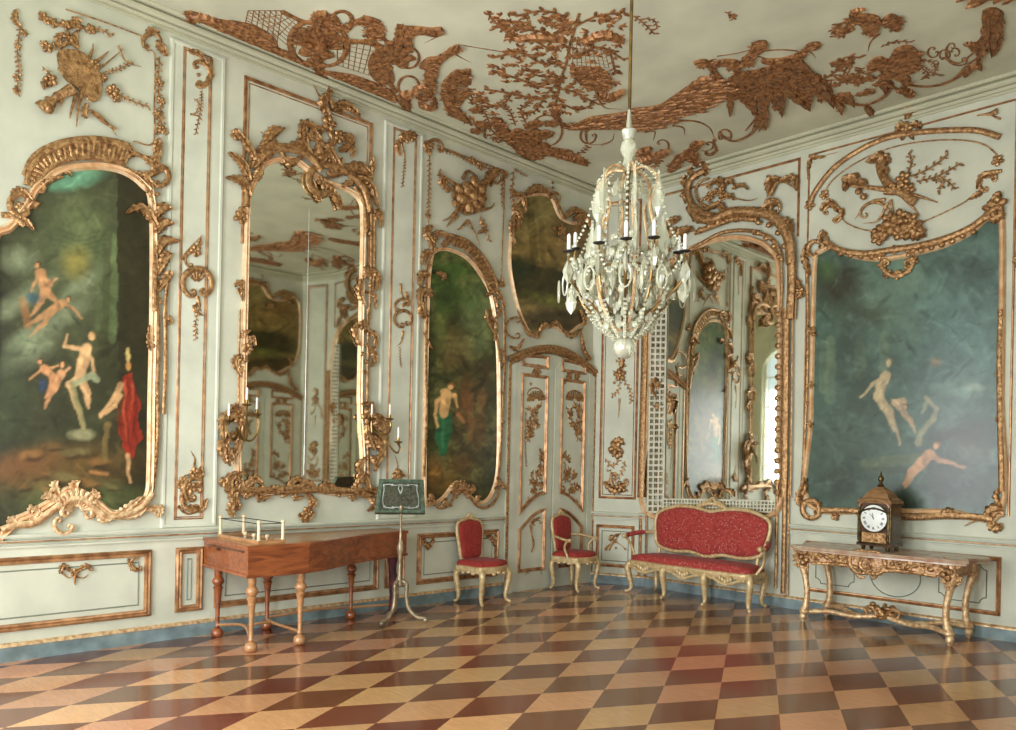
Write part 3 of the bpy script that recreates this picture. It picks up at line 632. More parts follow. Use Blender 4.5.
def figure(p, head, neck, hip, knees, feet, arms, r, col=FLESH, hair=(90, 62, 36)):
    dk = tuple(int(c * .72) for c in col); lt = tuple(min(255, int(c * 1.12)) for c in col)
    for k, f in zip(knees, feet):
        p.l([hip, k], (r * 1.15, r * .75), col, .95); p.l([k, f], (r * .75, r * .25), col, .95); p.l([(hip[0] + r * .6, hip[1]), (k[0] + r * .4, k[1])], (r * .5, r * .25), dk, .6)
    p.l([neck, hip], (r * 1.3, r * 1.15), col, 1); p.e((neck[0] + hip[0]) / 2 + r * .7, (neck[1] + hip[1]) / 2, r * .8, r * 2, dk, .6); p.e((neck[0] + hip[0]) / 2 - r * .4, (neck[1] * 2 + hip[1]) / 3, r * .7, r * 1.1, lt, .6)
    for a in arms: p.l([neck] + a, (r * .6, r * .25), col, .95)
    p.e(head[0] + r * .2, head[1] - r * .35, r * 1.05, r * 1.15, hair, .95, .4); p.e(head[0], head[1], r * .75, r * .95, col, 1, .4)
def paint_grotto(p):
    p.fill((54, 58, 40)); p.e(75, 250, 75, 130, (96, 108, 82), .8, .8); p.e(70, 178, 42, 15, (104, 158, 136), 1, .5, -8); p.e(85, 230, 30, 45, (112, 128, 92), .5)
    for k in range(5): p.l([(36, 222 + k * 6), (80, 236 + k * 5), (118, 228 + k * 5)], .9, (74, 92, 62), .6)
    p.poly([(117, 170), (160, 170), (160, 500), (120, 500)], (44, 42, 24), .9); p.l([(115, 235), (113, 340)], (2.5, 4), (108, 132, 92), .7); p.l([(100, 245), (98, 330)], 3, (98, 120, 84), .5)
    for a in ((20, 300, 50, 14, -35), (55, 320, 60, 14, -30), (30, 350, 45, 20, -35), (80, 285, 38, 10, -35), (18, 260, 26, 18, 0)): p.e(a[0], a[1], a[2], a[3], (150, 166, 142), .55, .9, a[4])
    p.e(76, 262, 20, 22, (160, 150, 76), .65, .9); p.e(60, 470, 95, 36, (98, 78, 44), .9, .6, -6); p.e(20, 465, 50, 18, (122, 84, 52), .7, .7, -10); p.e(78, 500, 90, 24, (92, 104, 68), .8, .7); p.e(82, 434, 17, 7, (150, 152, 122), .9, .5)
    p.n(.35, 9, 3); p.n(.25, 3.5, 4)
    figure(p, (38, 265), (41, 273), (45, 291), [(52, 298), (40, 303)], [(58, 306), (30, 316)], [[(50, 285), (56, 279)], [(34, 284), (32, 292)]], 3.6, (196, 150, 112))
    p.e(33, 298, 11, 7, (60, 92, 108), .9, .6, 20); figure(p, (68, 300), (62, 304), (50, 312), [(40, 316), (44, 322)], [(26, 326), (30, 336)], [[(74, 308), (82, 318)]], 3.4, (192, 148, 108)); p.l([(22, 300), (28, 325)], 4, (150, 108, 74), .7)
    figure(p, (91, 338), (85, 350), (80, 379), [(87, 392), (70, 385)], [(88, 408), (84, 428)], [[(72, 348), (64, 347), (68, 336)], [(92, 360), (94, 374)]], 4.6, (214, 176, 136), (196, 160, 110))
    p.l([(74, 384), (92, 376), (97, 380)], 3.5, (150, 162, 136)); p.l([(72, 384), (84, 426)], 2.6, (140, 140, 104))
    figure(p, (40, 362), (44, 368), (53, 377), [(52, 386)], [(46, 398)], [[(30, 380)], [(58, 366)]], 3., (204, 152, 112)); figure(p, (62, 366), (61, 374), (56, 388), [(50, 396)], [(46, 408)], [[(70, 368)]], 3.1, (208, 158, 120)); p.e(43, 386, 6, 9, (50, 70, 104), .9, .5)
    p.poly([(124, 375), (132, 373), (136, 392), (141, 404), (138, 420), (144, 440), (136, 446), (133, 460), (124, 452), (117, 430), (116, 410), (122, 395)], (140, 44, 28)); p.l([(126, 380), (130, 440)], 1.2, (190, 78, 50), .5); p.l([(134, 395), (136, 440)], 1.3, (124, 28, 20), .7)
    for pts in ([(121, 385), (119, 410), (121, 435)], [(129, 378), (127, 410), (130, 452)], [(135, 388), (137, 412), (134, 430), (138, 444)]): p.l(pts, (1.5, .8), (92, 26, 20), .75)
    for pts in ([(125, 382), (123, 412), (126, 440)], [(133, 384), (132, 410)]): p.l(pts, (1.2, .5), (206, 104, 72), .6)
    p.poly([(112, 392), (120, 378), (124, 392), (118, 430), (116, 452), (108, 450), (106, 424)], (58, 54, 34), .7); p.l([(122, 384), (112, 400), (101, 415)], (2.6, 1.5), FLESH, .9)
    for i, (x, y, w) in enumerate(((30, 455, 16), (52, 446, 14), (75, 452, 18), (98, 462, 14), (40, 474, 18), (66, 478, 20), (90, 484, 16), (22, 486, 14), (112, 488, 12), (50, 494, 14))): p.e(x, y, w, w * .34, ((148, 110, 68), (104, 78, 46), (124, 116, 80))[i % 3], .65, .6, -12 + i * 5); p.e(x + 3, y + w * .3, w * .8, w * .18, (46, 36, 24), .6, .6, -8)
    p.e(10, 400, 30, 60, (62, 78, 52), .5, .9); p.e(104, 350, 14, 34, (52, 56, 34), .8, .7); p.e(108, 300, 16, 40, (66, 78, 50), .6, .8); p.e(20, 340, 22, 12, (128, 146, 122), .6, .8, -30)
    p.e(128, 366, 3.6, 6, (186, 140, 88), 1, .4); p.l([(128, 360), (129, 350)], 1.6, (208, 192, 130)); p.l([(119, 396), (114, 406), (101, 416)], (2.4, 1.7), FLESH); p.l([(127, 455), (130, 482)], (2.2, 1.3), FLESH); p.l([(108, 424), (104, 460)], (3, 2), (120, 104, 66)); p.l([(92, 472), (108, 474)], 2, (176, 130, 86))
def finish(p, k=(.82, .74, .62), dabs=260, seed=5):
    r = np.random.RandomState(seed); x0, x1, y0, y1 = p.X.min(), p.X.max(), p.Y.min(), p.Y.max()
    for i in range(dabs):                # loose brush marks over everything
        x, y, a, L, w = r.uniform(x0, x1), r.uniform(y0, y1), r.uniform(-1.2, 1.2), r.uniform(4, 15), r.uniform(1, 3.5); ys = slice(None)
        dx, dy = p.X - x, p.Y - y; u = (dx * math.cos(a) + dy * math.sin(a)) / L; v = (-dx * math.sin(a) + dy * math.cos(a)) / w
        f = np.clip(1 - u * u - v * v, 0, 1); p.C *= (1 + f * r.choice([-.34, -.22, .2, .34]))[..., None]
    p.n(.35, 3.2, 61); p.n(.3, 8, 62); p.C *= np.array(k)
def paint_glade(p):
    p.fill((48, 56, 28)); p.e(450, 280, 40, 40, (62, 96, 44), .8, .7); p.e(478, 320, 22, 48, (110, 136, 96), .7, .7); p.e(455, 345, 24, 24, (116, 110, 70), .6, .8); p.e(470, 420, 28, 80, (74, 60, 30), .6, .7); p.e(440, 300, 14, 50, (50, 74, 36), .7, .7); p.e(445, 480, 30, 30, (104, 80, 38), .6, .8)
    p.n(.5, 7, 8); p.n(.4, 3, 9); p.n(.5, 5, 10, (122, 128, 84))
    p.poly([(437, 410), (452, 412), (453, 432), (447, 452), (440, 456), (436, 440)], (34, 92, 62)); p.l([(444, 418), (443, 446)], 1.5, (60, 128, 92), .6)
    for x, y, rx, ry, c in ((440, 330, 9, 26, (92, 108, 60)), (470, 300, 12, 18, (70, 104, 56)), (452, 362, 16, 12, (84, 74, 40)), (486, 372, 8, 26, (66, 52, 26)), (466, 400, 8, 30, (110, 76, 44)), (480, 430, 9, 26, (96, 70, 38)), (434, 470, 10, 18, (122, 92, 48)), (462, 462, 14, 12, (72, 50, 24)), (488, 330, 8, 20, (128, 146, 104))): p.e(x, y, rx, ry, c, .65, .8)
    figure(p, (451, 387), (446, 394), (444, 412), [], [], [[(437, 402), (435, 414), (438, 426)], [(455, 396), (458, 406)]], 4.2, (196, 168, 122), (120, 84, 40)); p.l([(458, 412), (464, 420)], 2, (150, 110, 74)); p.l([(472, 395), (470, 440)], 3, (120, 88, 56), .6); p.e(482, 400, 5, 16, (120, 94, 58), .6)
def paint_ruins(p):
    p.fill((126, 112, 68)); p.e(530, 215, 34, 34, (152, 146, 98), .8, .8); p.e(545, 245, 30, 30, (164, 138, 84), .7, .9); p.l([(530, 212), (534, 260)], 4, (98, 92, 52), .8); p.l([(541, 222), (543, 262)], 3, (112, 102, 60), .7); p.e(575, 235, 24, 26, (132, 104, 66), .8, .8)
    p.e(545, 285, 60, 26, (52, 52, 24), .95, .4, 12); p.e(520, 268, 18, 16, (40, 54, 30), .9, .5); p.e(548, 300, 30, 9, (112, 116, 54), .7, .7, 15); p.e(560, 320, 50, 14, (54, 44, 22), .9, .5); p.n(.35, 6, 12); p.n(.3, 2.6, 13)
def paint_lake(p):
    p.fill((66, 92, 80)); p.e(880, 300, 60, 60, (112, 142, 128), .8, .9); p.e(960, 330, 70, 110, (104, 134, 134), .8, .9); p.e(990, 260, 40, 40, (96, 128, 124), .6, .9); p.e(840, 285, 34, 34, (54, 52, 32), .95, .7); p.e(870, 315, 36, 18, (58, 64, 46), .8, .8); p.e(826, 268, 14, 20, (70, 96, 56), .9, .8); p.e(965, 270, 45, 26, (62, 80, 76), .9, .8); p.e(905, 268, 26, 22, (120, 154, 136), .8, .8); p.e(905, 285, 30, 16, (118, 150, 134), .6, .9)
    p.e(850, 450, 60, 70, (66, 86, 74), .8, .8); p.e(960, 470, 60, 50, (60, 66, 52), .85, .7); p.e(915, 500, 60, 22, (54, 66, 56), .9, .7); p.e(975, 450, 24, 20, (82, 76, 52), .7, .8)
    for x, y, h in ((830, 340, 60), (860, 345, 30), (884, 335, 34), (824, 345, 45)): p.l([(x, y), (x, y + h)], 5, (110, 132, 106), .5)
    p.e(850, 330, 20, 60, (58, 74, 60), .6, .8); p.e(935, 300, 26, 40, (98, 130, 122), .6, .9); p.e(985, 345, 22, 50, (112, 144, 142), .7, .9); p.e(960, 388, 34, 14, (118, 146, 134), .6, .9); p.e(905, 330, 24, 30, (92, 118, 104), .6, .9)
    p.e(860, 400, 30, 44, (54, 70, 58), .7, .8); p.e(975, 430, 28, 20, (58, 62, 46), .85, .7); p.e(950, 436, 30, 12, (66, 60, 40), .7, .7); p.e(840, 480, 34, 30, (46, 58, 46), .8, .8); p.e(965, 490, 44, 18, (44, 54, 44), .8, .8)
    p.n(.3, 11, 21); p.n(.22, 4, 22); p.n(.3, 7, 23, (120, 152, 144)); p.l([(868, 464), (915, 458)], 6, (92, 106, 76), .8); p.l([(865, 470), (905, 470)], 3, (64, 74, 54), .8)
    figure(p, (888, 364), (885, 376), (878, 396), [(890, 412), (884, 405)], [(900, 444), (894, 432)], [[(872, 386), (860, 398)]], 4.2, (196, 178, 140), (150, 136, 100)); figure(p, (905, 408), (903, 402), (896, 404), [(910, 420)], [(916, 432)], [[(893, 400)]], 3.2, (190, 164, 128))
    p.l([(925, 398), (936, 408), (934, 420), (922, 432), (918, 444)], (2, 3), (160, 158, 124), .8); p.l([(926, 402), (922, 412)], 1.5, (150, 152, 118), .8)
    figure(p, (935, 446), (929, 455), (912, 472), [(906, 484)], [(905, 488)], [[(946, 462), (966, 468)]], 4.4, (196, 150, 112), (140, 90, 60)); p.e(936, 362, 8, 6, (150, 120, 96), .5); p.e(975, 388, 14, 4, (142, 160, 146), .6)

FBASE = .03
def picture(name, fr, outline, painter, label, cat='painting', step=.011, frame_text='', fmat='gold', extra=(), w=9, **k):
    P = [fr.uv(p) for p in outline]; c = fr.to3(sum(q[0] for q in P) / len(P), sum(q[1] for q in P) / len(P), 0)
    t = wthing(name, c, label=label, cat=cat, **k)
    if painter: canvas(fr, outline, painter, t, step)
    return t
def edging(fr, outline, t, w=.05, d=.05, mat='gold', name='frame'):
    mat = 'cream_strip' if mat != 'ceiling_gold' else mat
    P = catmull([fr.uv(p) for p in outline], 5, True)
    return MB().mould(fr, [(q[0], q[1]) for q in P], [(-w * .55, 0), (-w * .5, d * .6), (-w * .3, d * .9), (-w * .05, d * .55), (w * .15, d * .8), (w * .35, d * .5), (w * .45, .012)]).build(name, mat, t, world=True)

# great picture at the left edge
o1 = [(-8, 520), (-6, 300), (-6, 240), (10, 228), (28, 205), (36, 190), (60, 172), (92, 167), (120, 171), (141, 185), (151, 206), (152, 300), (150, 400), (149, 470), (146, 496), (131, 508), (112, 513), (96, 502), (70, 489), (46, 504), (18, 518)]
t = picture('painting', FL, o1, paint_grotto, 'large arched painting with a red cloaked figure in gilt rocaille frame', group=None)
edging(FL, o1, t, .07, .06, 'pale_gold')
r = rel(FL, 'v F; K 74 22 118,200 150,130 230,88 330,72 420,80 490,100; E 22 95,215 120,140 210,72 330,45 440,58 495,78; E 12 150,215 170,165 250,125 340,115 440,130 480,150; '
 'C 26 200 200 14 140,225; L 26 5 170,215 200,190 240,185; L 22 5 230,175 255,165 270,185; '
 'E 16 480,150 530,190 565,240 585,290; L 34 5 490,160 560,190 585,260; L 26 5 470,60 500,75 510,110; L 26 4 510,95 480,110 470,150; T 20 500,90 560,110 600,100 612,60; L 36 6 540,105 590,130 615,50; '
 'C 40 250 200 22 600,180; L 40 6 590,220 560,180 640,150; B 9 560,240 600,250 575,262', FBASE)
r.go('v F; L 52 7 600,380 570,330 530,300 475,325; L 48 7 590,340 620,300 655,310; L 50 7 592,400 620,360 660,365; L 52 7 595,480 620,430 685,430; L 50 7 595,560 630,490 650,480; T 28 590,700 588,500 595,420 585,300; L 44 6 600,620 640,560 650,545; E 14 640,560 632,640 625,730; F 18 600,660')
r.go('v K; E 16 600,0 602,150 598,300 600,450 590,600 575,700 545,730; E 14 628,0 630,200 622,400; F 18 575,110; L 26 5 570,60 568,130 575,160; L 26 4 625,20 650,40 640,60; B 10 585,140 590,330 590,560')
r.go('v F; C 42 60 260 26 75,290; L 44 6 40,250 80,240 120,280; L 40 6 40,340 90,350 125,390; F 22 75,300; L 30 5 110,300 130,290 150,285; E 24 0,330 40,335 90,370')
r.part('frame_carving', 'gold', t)
r = rel(FL, 'v Q; E 30 0,190 60,170 120,165 180,125 230,90; H 90 190 160 11 290,120; C 60 190 170 24 290,130; E 26 330,85 370,120 420,140 480,130 540,100 580,50; L 50 6 230,90 190,60 150,70; L 40 6 220,50 205,20 215,0; L 44 6 290,50 280,20 300,0; L 36 5 340,50 370,60 350,30; L 40 6 160,130 120,110 110,130; '
 'L 40 6 430,140 480,110 540,60; L 36 6 460,145 520,130 560,100; L 36 5 560,110 610,110 600,145; T 18 530,110 580,120 605,145; L 40 6 370,120 390,150 440,140; C 36 20 200 18 240,170; L 34 5 60,175 40,150 20,165; F 16 140,160 400,130; L 36 5 100,170 130,130 120,115', FBASE, .8)
r.part('foot_carving', 'pale_gold', t)

# narrow arched picture between pilaster and door
o2 = [(424, 494), (425, 400), (427, 300), (430, 262), (434, 252), (447, 250), (466, 259), (482, 280), (490, 300), (496, 350), (497, 420), (496, 468), (491, 491), (482, 502), (470, 497), (456, 482), (441, 498), (430, 503)]
t = picture('painting', FL, o2, paint_glade, 'narrow arched painting with a green skirted figure, left of double door')
edging(FL, o2, t, .05, .05)
r = rel(FL, 'v H; K 34 16 270,425 330,450 380,510 415,580 430,630; E 12 200,405 260,405 330,430 390,490 430,560 445,610; L 30 5 195,400 230,400 270,430; L 28 5 270,420 240,440 230,460; L 30 6 400,640 440,620 470,680; E 14 440,640 462,660 470,730; L 24 5 430,640 450,700 430,730; L 26 5 205,550 240,560 230,580; '
 'E 12 185,400 190,470 170,540 165,730; L 40 6 190,370 170,400 195,440; L 38 6 195,470 165,480 150,520; L 42 7 180,560 150,560 140,600; L 42 7 190,640 150,620 140,680; L 40 6 175,720 150,700 150,660; F 20 190,440 200,420; F 14 180,520 185,620; B 9 205,460 170,700', FBASE)
r.go('v M; E 13 172,0 168,200 170,400 160,640; E 14 400,0 410,50 440,110 452,200; E 12 468,0 470,200 462,400 450,600 440,680; L 22 5 410,20 440,60 430,120; L 20 5 415,0 400,30 430,60; B 8 170,120 172,300 465,200 462,320 465,430; L 20 5 455,150 475,190 455,230; L 24 5 440,640 460,670 480,690; L 26 5 430,690 450,660 440,640; L 20 4 160,80 180,130 195,150')
r.go('v T; H 58 200 140 9 430,110; C 36 190 160 14 430,115; E 14 300,120 330,160 370,150 400,110; E 14 460,110 490,150 530,160 570,130 590,80; L 34 5 400,100 390,70 420,50; F 22 430,60; L 30 5 460,100 480,80 470,60; L 26 4 500,150 495,120 510,110; L 28 5 290,150 295,110 310,120; L 26 4 340,160 360,130 350,120; B 8 500,130 380,150 560,145')
r.part('frame_carving', 'gold', t)

# overdoor
o3 = [(509, 258), (512, 225), (517, 202), (535, 195), (549, 198), (558, 217), (572, 224), (588, 222), (592, 250), (590, 300), (584, 321), (577, 326), (567, 333), (557, 328), (546, 326), (536, 333), (528, 331), (519, 312), (512, 285)]
t = picture('painting', FL, o3, paint_ruins, 'brown green landscape overdoor painting above the double door'); overdoor = t
edging(FL, o3, t, .04, .045)
r = rel(FL, 'v H; L 40 6 545,250 600,225 650,250; C 22 200 180 12 660,265; E 16 650,250 680,300 695,345; L 34 6 700,340 740,310 790,330; L 34 6 730,345 780,330 800,380; F 22 760,345 690,385; G 20 505,160 500,260 510,330 505,450; L 34 6 500,250 540,260 550,320; L 34 6 500,300 530,330 520,390; F 18 500,240 520,300; L 26 5 505,330 495,380 510,440; B 9 660,380 680,400 770,375; G 12 505,150 530,165 560,180; B 7 655,205 655,225', FBASE)
r.go('v M; T 26 600,100 560,90 535,40 520,0; L 26 5 600,100 620,60 645,55; L 26 5 640,70 670,50 690,75; L 26 5 690,75 730,100 770,70; L 26 5 780,60 775,30 760,0; C 40 80 200 10 515,70; L 22 5 490,140 520,150 545,110; L 24 5 765,90 775,150 800,190; T 14 800,190 770,160 765,90 780,50; F 14 790,185 770,130')
r.part('frame_carving', 'gold', t)
# pendant ornament of the great picture's field
# ---- great picture on the back wall
o4 = [(810, 504), (812, 420), (814, 330), (816, 262), (822, 252), (834, 248), (852, 256), (876, 260), (897, 258), (915, 254), (943, 247), (970, 234), (988, 219), (1001, 214), (1002, 300), (1001, 400), (1001, 512), (950, 511), (880, 510)]
t = picture('painting', FB, o4, paint_lake, 'wide blue green painting of pale figures behind the mantel clock', step=.012)
edging(FB, o4, t, .06, .055, 'pale_gold')
r = rel(FB, 'v J; E 12 205,730 202,600 200,500; L 34 6 210,560 190,490 200,440; C 30 100 230 18 235,460; L 34 5 250,430 260,400 285,430; E 24 270,430 330,465 420,478 520,465 620,450 720,425 820,385 900,330; B 11 290,455 330,478 370,485 410,490 450,490 640,465 680,455 720,445 760,430 800,410 840,395; F 22 480,480 600,470; F 36 910,310 930,290; L 44 6 890,330 930,260 945,240; L 40 6 900,350 940,340 950,300; '
 'C 62 20 140 20 545,500; F 20 490,520 510,555 550,560 590,535 610,505; L 30 4 530,570 550,550 570,565; F 20 540,462', FBASE, .8)
r.go('v O; E 10 203,0 203,200 196,400 186,600 176,720; F 18 220,80; L 26 5 200,60 222,90 240,100; F 16 215,290; F 16 212,440; L 26 5 170,720 195,690 190,640; F 16 938,245 938,420; E 20 945,0 940,200 942,420 948,700; B 8 205,180 205,360')
r.go('v X; E 24 205,155 300,155 420,165 540,180 680,175 800,180 860,190; C 34 300 -260 22 165,150; L 36 6 125,140 115,100 150,30; L 30 5 200,165 190,130 150,120; L 26 4 240,160 255,185 270,160; L 22 4 340,165 360,190 380,160; L 44 6 900,150 850,150 830,200; L 44 6 895,215 860,220 840,180; C 28 90 200 16 885,190; F 20 860,165; T 14 840,190 790,195 750,215; L 30 5 650,175 690,155 720,170; B 8 560,180 600,175 780,185; L 28 5 890,140 870,100 890,60')
r.part('frame_carving', 'gold', t)
# ---- tall mirror between pilasters, left wall
def mirror(fr, outline, name, label, w=.05, d=.05, mat='pale_gold'):
    P = catmull([fr.uv(p) for p in outline], 4, True); P = [(q[0], q[1]) for q in P]
    c = fr.to3(sum(q[0] for q in P) / len(P), sum(q[1] for q in P) / len(P), 0); t = wthing(name, c, label=label, cat='mirror')
    MB().prism(fr, P, 0, .016).build('mirror_glass', 'mirror_silver', t, smooth=False, world=True)
    edging(fr, outline, t, w, d, mat); return t
m1 = [(242, 487), (243, 400), (245, 300), (247, 215), (249, 195), (258, 174), (268, 163), (290, 160), (303, 167), (320, 181), (345, 190), (358, 200), (361.5, 220), (360, 300), (358, 400), (357, 487), (300, 487.5)]
t = mirror(FL, m1, 'tall_mirror', 'tall wall mirror in gilt rocaille frame above the harpsichord', .06, .06)
r = rel(FL, 'v G; L 50 7 300,200 270,130 215,90; L 50 7 300,260 270,200 205,185; L 44 7 330,130 290,60 240,0; T 24 285,300 290,200 300,130 340,60; L 50 7 310,150 340,110 400,70; L 44 7 305,200 335,170 345,130; E 34 350,110 400,75 470,80 530,110 570,160; L 46 7 330,90 370,60 430,70; T 24 430,110 400,50 340,10; L 50 7 350,60 390,10 430,0; L 40 5 420,100 450,130 510,100; '
 'F 30 580,205; C 56 60 250 30 580,195; L 44 6 530,120 570,60 540,0; L 44 6 560,150 600,80 640,10; L 40 6 600,180 640,160 650,110; L 50 7 610,230 640,280 640,310; L 40 5 540,200 560,260 570,280; E 30 600,140 660,160 700,190 740,240 760,320; L 50 7 640,170 700,150 760,180; L 46 6 700,180 760,210 790,300; E 18 700,220 735,280 745,400; L 34 5 650,220 690,200 680,180; '
 'L 34 6 760,170 770,140 765,100; F 26 265,340; L 30 5 240,350 270,310 290,330; L 34 6 770,330 800,320 800,380; F 24 785,330; L 30 5 240,600 270,590 270,660; F 18 265,620; F 24 750,545; L 40 6 735,530 790,560 785,620; L 36 6 740,560 720,620 740,680; E 12 765,320 765,500 757,730; E 10 778,340 778,500 770,640; B 12 745,370 760,400 745,560 760,600; L 24 5 740,620 780,640 780,690', FBASE, .8)
r.go('v B; T 26 620,420 600,370 605,330; T 18 600,430 570,380 545,330; L 50 7 600,450 580,400 610,350; L 50 7 620,420 670,410 720,450; T 18 650,410 700,440 735,465; F 34 600,480; F 28 640,530; L 44 6 570,500 510,480 490,520; L 40 6 560,540 500,520 505,560; L 36 5 520,560 510,500 520,460; L 44 6 640,520 690,540 650,590; L 40 6 640,580 690,570 690,610; C 44 200 200 20 570,540; T 26 570,600 560,540 600,480; L 44 6 590,560 620,600 650,660; L 44 6 650,660 720,640 770,680; L 36 5 700,700 760,690 760,640; L 34 5 260,540 240,520 250,500; F 20 560,600 610,610; L 50 7 540,620 500,560 430,570', FBASE, 1.)
r.go('v L; L 34 6 285,140 310,110 320,140; F 24 290,150; F 20 275,190; L 30 5 265,170 240,200 265,260; L 34 6 270,110 280,90 300,80; E 8 262,0 258,200 256,400 253,640; F 18 265,230; E 12 752,0 752,150 749,400 754,640; F 24 735,60; L 34 6 740,80 780,100 775,160; L 34 6 745,130 780,180 765,220; L 30 5 720,60 700,80 720,140; B 10 730,170 745,200 735,240; '
 'L 44 6 250,690 200,660 190,680; E 26 230,690 300,690 400,690 480,680 520,660 560,690 650,695 760,690; L 50 7 230,720 220,650 280,620; L 44 6 270,690 320,650 350,670; L 44 6 700,690 740,640 760,700; L 44 6 760,690 800,700 800,730; F 24 250,650 300,700; F 22 400,690; L 34 6 440,690 480,650 530,670; F 24 520,680; L 34 6 560,690 600,670 640,690; F 20 640,700; B 10 350,680 460,695 590,700 680,695; L 36 6 740,650 720,600 745,560; L 34 5 690,690 720,660 710,630', FBASE, .9)
r.go('v S; L 50 7 150,0 140,30 130,20; C 50 150 100 20 205,80; L 50 7 180,100 160,60 180,10; L 40 6 160,140 150,100 180,60; L 44 6 200,70 230,40 270,60; E 24 280,40 350,45 440,40 520,35 600,40 680,60; L 34 5 300,60 260,70 260,40; L 34 6 440,50 470,90 430,120; F 26 440,125; L 34 6 410,130 440,150 470,120; L 30 5 455,60 460,100 450,130; L 34 6 690,70 700,100 670,120; L 40 6 640,50 680,60 700,90; F 20 350,50 560,45; L 26 5 390,50 400,70 430,60; L 26 5 600,50 620,70 640,50', FBASE, .9)
r.part('frame_carving', 'gold', t)
tallm = t
MB().mould(FL, [(ux(FL, 306.5, 300), 1.45), (ux(FL, 306.5, 300), 4.1)], [(-.003, .016), (0, .019), (.003, .016)], False).build('glass_seam', 'silver_inlay', t, world=True)
# ---- trellis mirror, back wall
m2 = [(646, 511), (647.5, 430), (650, 340), (654, 300), (664, 272), (682, 255), (708, 243), (735, 238), (756, 241), (771, 250), (779, 268), (781, 340), (779, 430), (777, 512), (710, 511)]
t = mirror(FB, m2, 'trellis_mirror', 'arched wall mirror with white trellis border behind the red sofa', .07, .07, 'gold')
r = Relief(FB, .03, .5)
r.go('N 3 38 2.1 653,290 668,290 664.5,512 649,512; N 34 3 1.0 665,499 777,501 776,512 665,510'); r.go('E 1.6 668,290 666,400 664.5,510; E 1.6 665,499 720,500 777,501')
r.part('trellis', 'lattice_white', t)
r = rel(FB, 'v I; E 26 800,160 755,185 732,230 745,285 790,325 840,335; E 10 810,190 775,205 760,240 775,280 810,300; L 36 5 770,190 740,160 765,130; L 36 5 735,230 715,200 725,180; L 34 5 750,280 725,270 715,240; L 40 6 790,180 800,150 785,125; L 30 5 810,215 850,195 880,215; L 26 4 860,225 890,200 920,225; L 22 4 900,230 935,215 965,235; L 30 5 800,260 840,240 870,255; L 26 4 850,265 890,255 910,275; C 26 200 240 12 830,230; C 22 0 240 10 800,285; F 20 860,240 815,260; T 10 830,290 880,265 960,275 999,265; L 30 5 800,310 850,290 880,310; E 34 740,300 770,340 830,350 900,320 999,320; E 20 760,400 840,370 920,345 999,350; E 14 735,470 800,430 860,400 930,390 999,395; F 26 770,340; F 22 720,250; L 44 6 750,380 700,400 720,460; L 40 6 700,340 660,360 650,400; L 36 5 690,380 670,400 680,440; '
 'L 40 6 850,300 890,330 960,300; B 13 780,390 815,375 850,360 885,352 920,348 955,345; G 18 700,470 660,520 650,600; L 30 5 680,440 650,470 640,520', .05, .9)
r.go('v J; E 40 0,320 60,330 110,370 140,430 148,520; E 16 0,400 50,410 90,450 110,510; L 44 6 20,330 60,290 100,290; L 44 6 80,350 130,360 150,400; T 18 60,320 75,270 95,275; C 30 210 200 12 70,300; E 34 146,480 148,600 142,730; F 20 175,620; L 24 4 150,560 175,600 180,640; L 24 4 165,650 185,630 180,600; E 10 105,500 108,600 100,730; E 6 160,500 162,650 158,730; L 44 6 60,250 60,200 110,190; L 40 6 100,200 150,190 165,240; T 20 60,260 100,200 160,230; T 14 55,180 65,230 40,280; B 12 20,400 50,420 80,450 100,490 20,360 60,370 95,400 120,450', .05, .9)
r.go('v N; E 30 338,80 335,250 328,480 322,720; E 8 300,60 296,400 290,720; E 30 878,0 876,300 872,600 868,720; E 8 900,0 898,300 892,720; B 13 848,20 848,60 848,100 848,140 848,180 848,220 848,260 847,300 846,340 846,380 845,420 845,460 845,500 844,540 844,580 843,620 843,660 842,700; F 18 385,290; L 26 5 380,260 360,290 380,340; F 14 430,350 440,450 380,370; L 30 5 420,330 440,360 430,400', .05, .7)
r.go('v Z; E 16 170,170 165,400 160,500; E 10 200,170 195,400 190,500; E 22 920,0 918,200 910,590; E 10 940,0 938,200 932,600; E 14 880,0 878,200 872,560; H 40 200 140 7 570,50; L 30 5 600,50 640,60 650,90', .04, .6)
r.part('frame_carving', 'gold', t); trellism = t

# ------------------------------------------------------------------ loose carvings on the panels
def carving(fr, text, name, label, cat='relief', mat='gold', base=.012, rise=.8, **k):
    return rel(fr, text, base, rise).single(name, mat, label=label, cat=cat, **k)
carving(FL, 'v A; P 7.9 215,215 240,195 300,200 350,240 385,310 375,385 340,390 290,340 240,300; E 12 220,265 250,300 300,345 345,395; T 44 270,350 210,380 150,420; L 50 3 240,360 180,400 130,400; B 22 165,415 178,425; T 20 330,300 300,400 290,490; T 16 290,360 270,430 265,460; T 14 250,350 230,400 220,410; T 18 330,270 380,230 415,200; T 16 330,240 350,200 355,170; T 12 350,280 400,250 470,190; T 10 450,180 480,240 540,260; G 16 400,280 450,270 500,240; F 24 430,350; F 20 440,380 420,360; G 20 440,360 500,390 570,415; T 16 340,430 380,450 420,490 445,525; E 12 340,430 390,470 440,500; F 24 175,185; G 20 150,160 190,190 215,170; F 26 190,310; G 18 160,260 190,300 170,330; L 34 5 200,330 170,320 165,350; E 16 220,190 260,170 300,190; L 34 5 230,190 220,150 240,130; L 30 5 290,190 285,150 290,120; F 24 260,150; L 30 5 330,400 320,440 330,460; F 20 360,250 390,300', 'instrument_trophy', 'gilt trophy of drum and horn above the largest left painting', base=.02, rise=1.)
carving(FL, 'v A; G 22 150,45 190,90 230,90 290,100; G 20 290,100 340,120 380,115 430,140; F 22 165,70 200,90 250,100 295,100 345,115; L 34 5 270,110 290,80 310,90', 'flower_garland', 'gilt flower garland over the drum trophy')
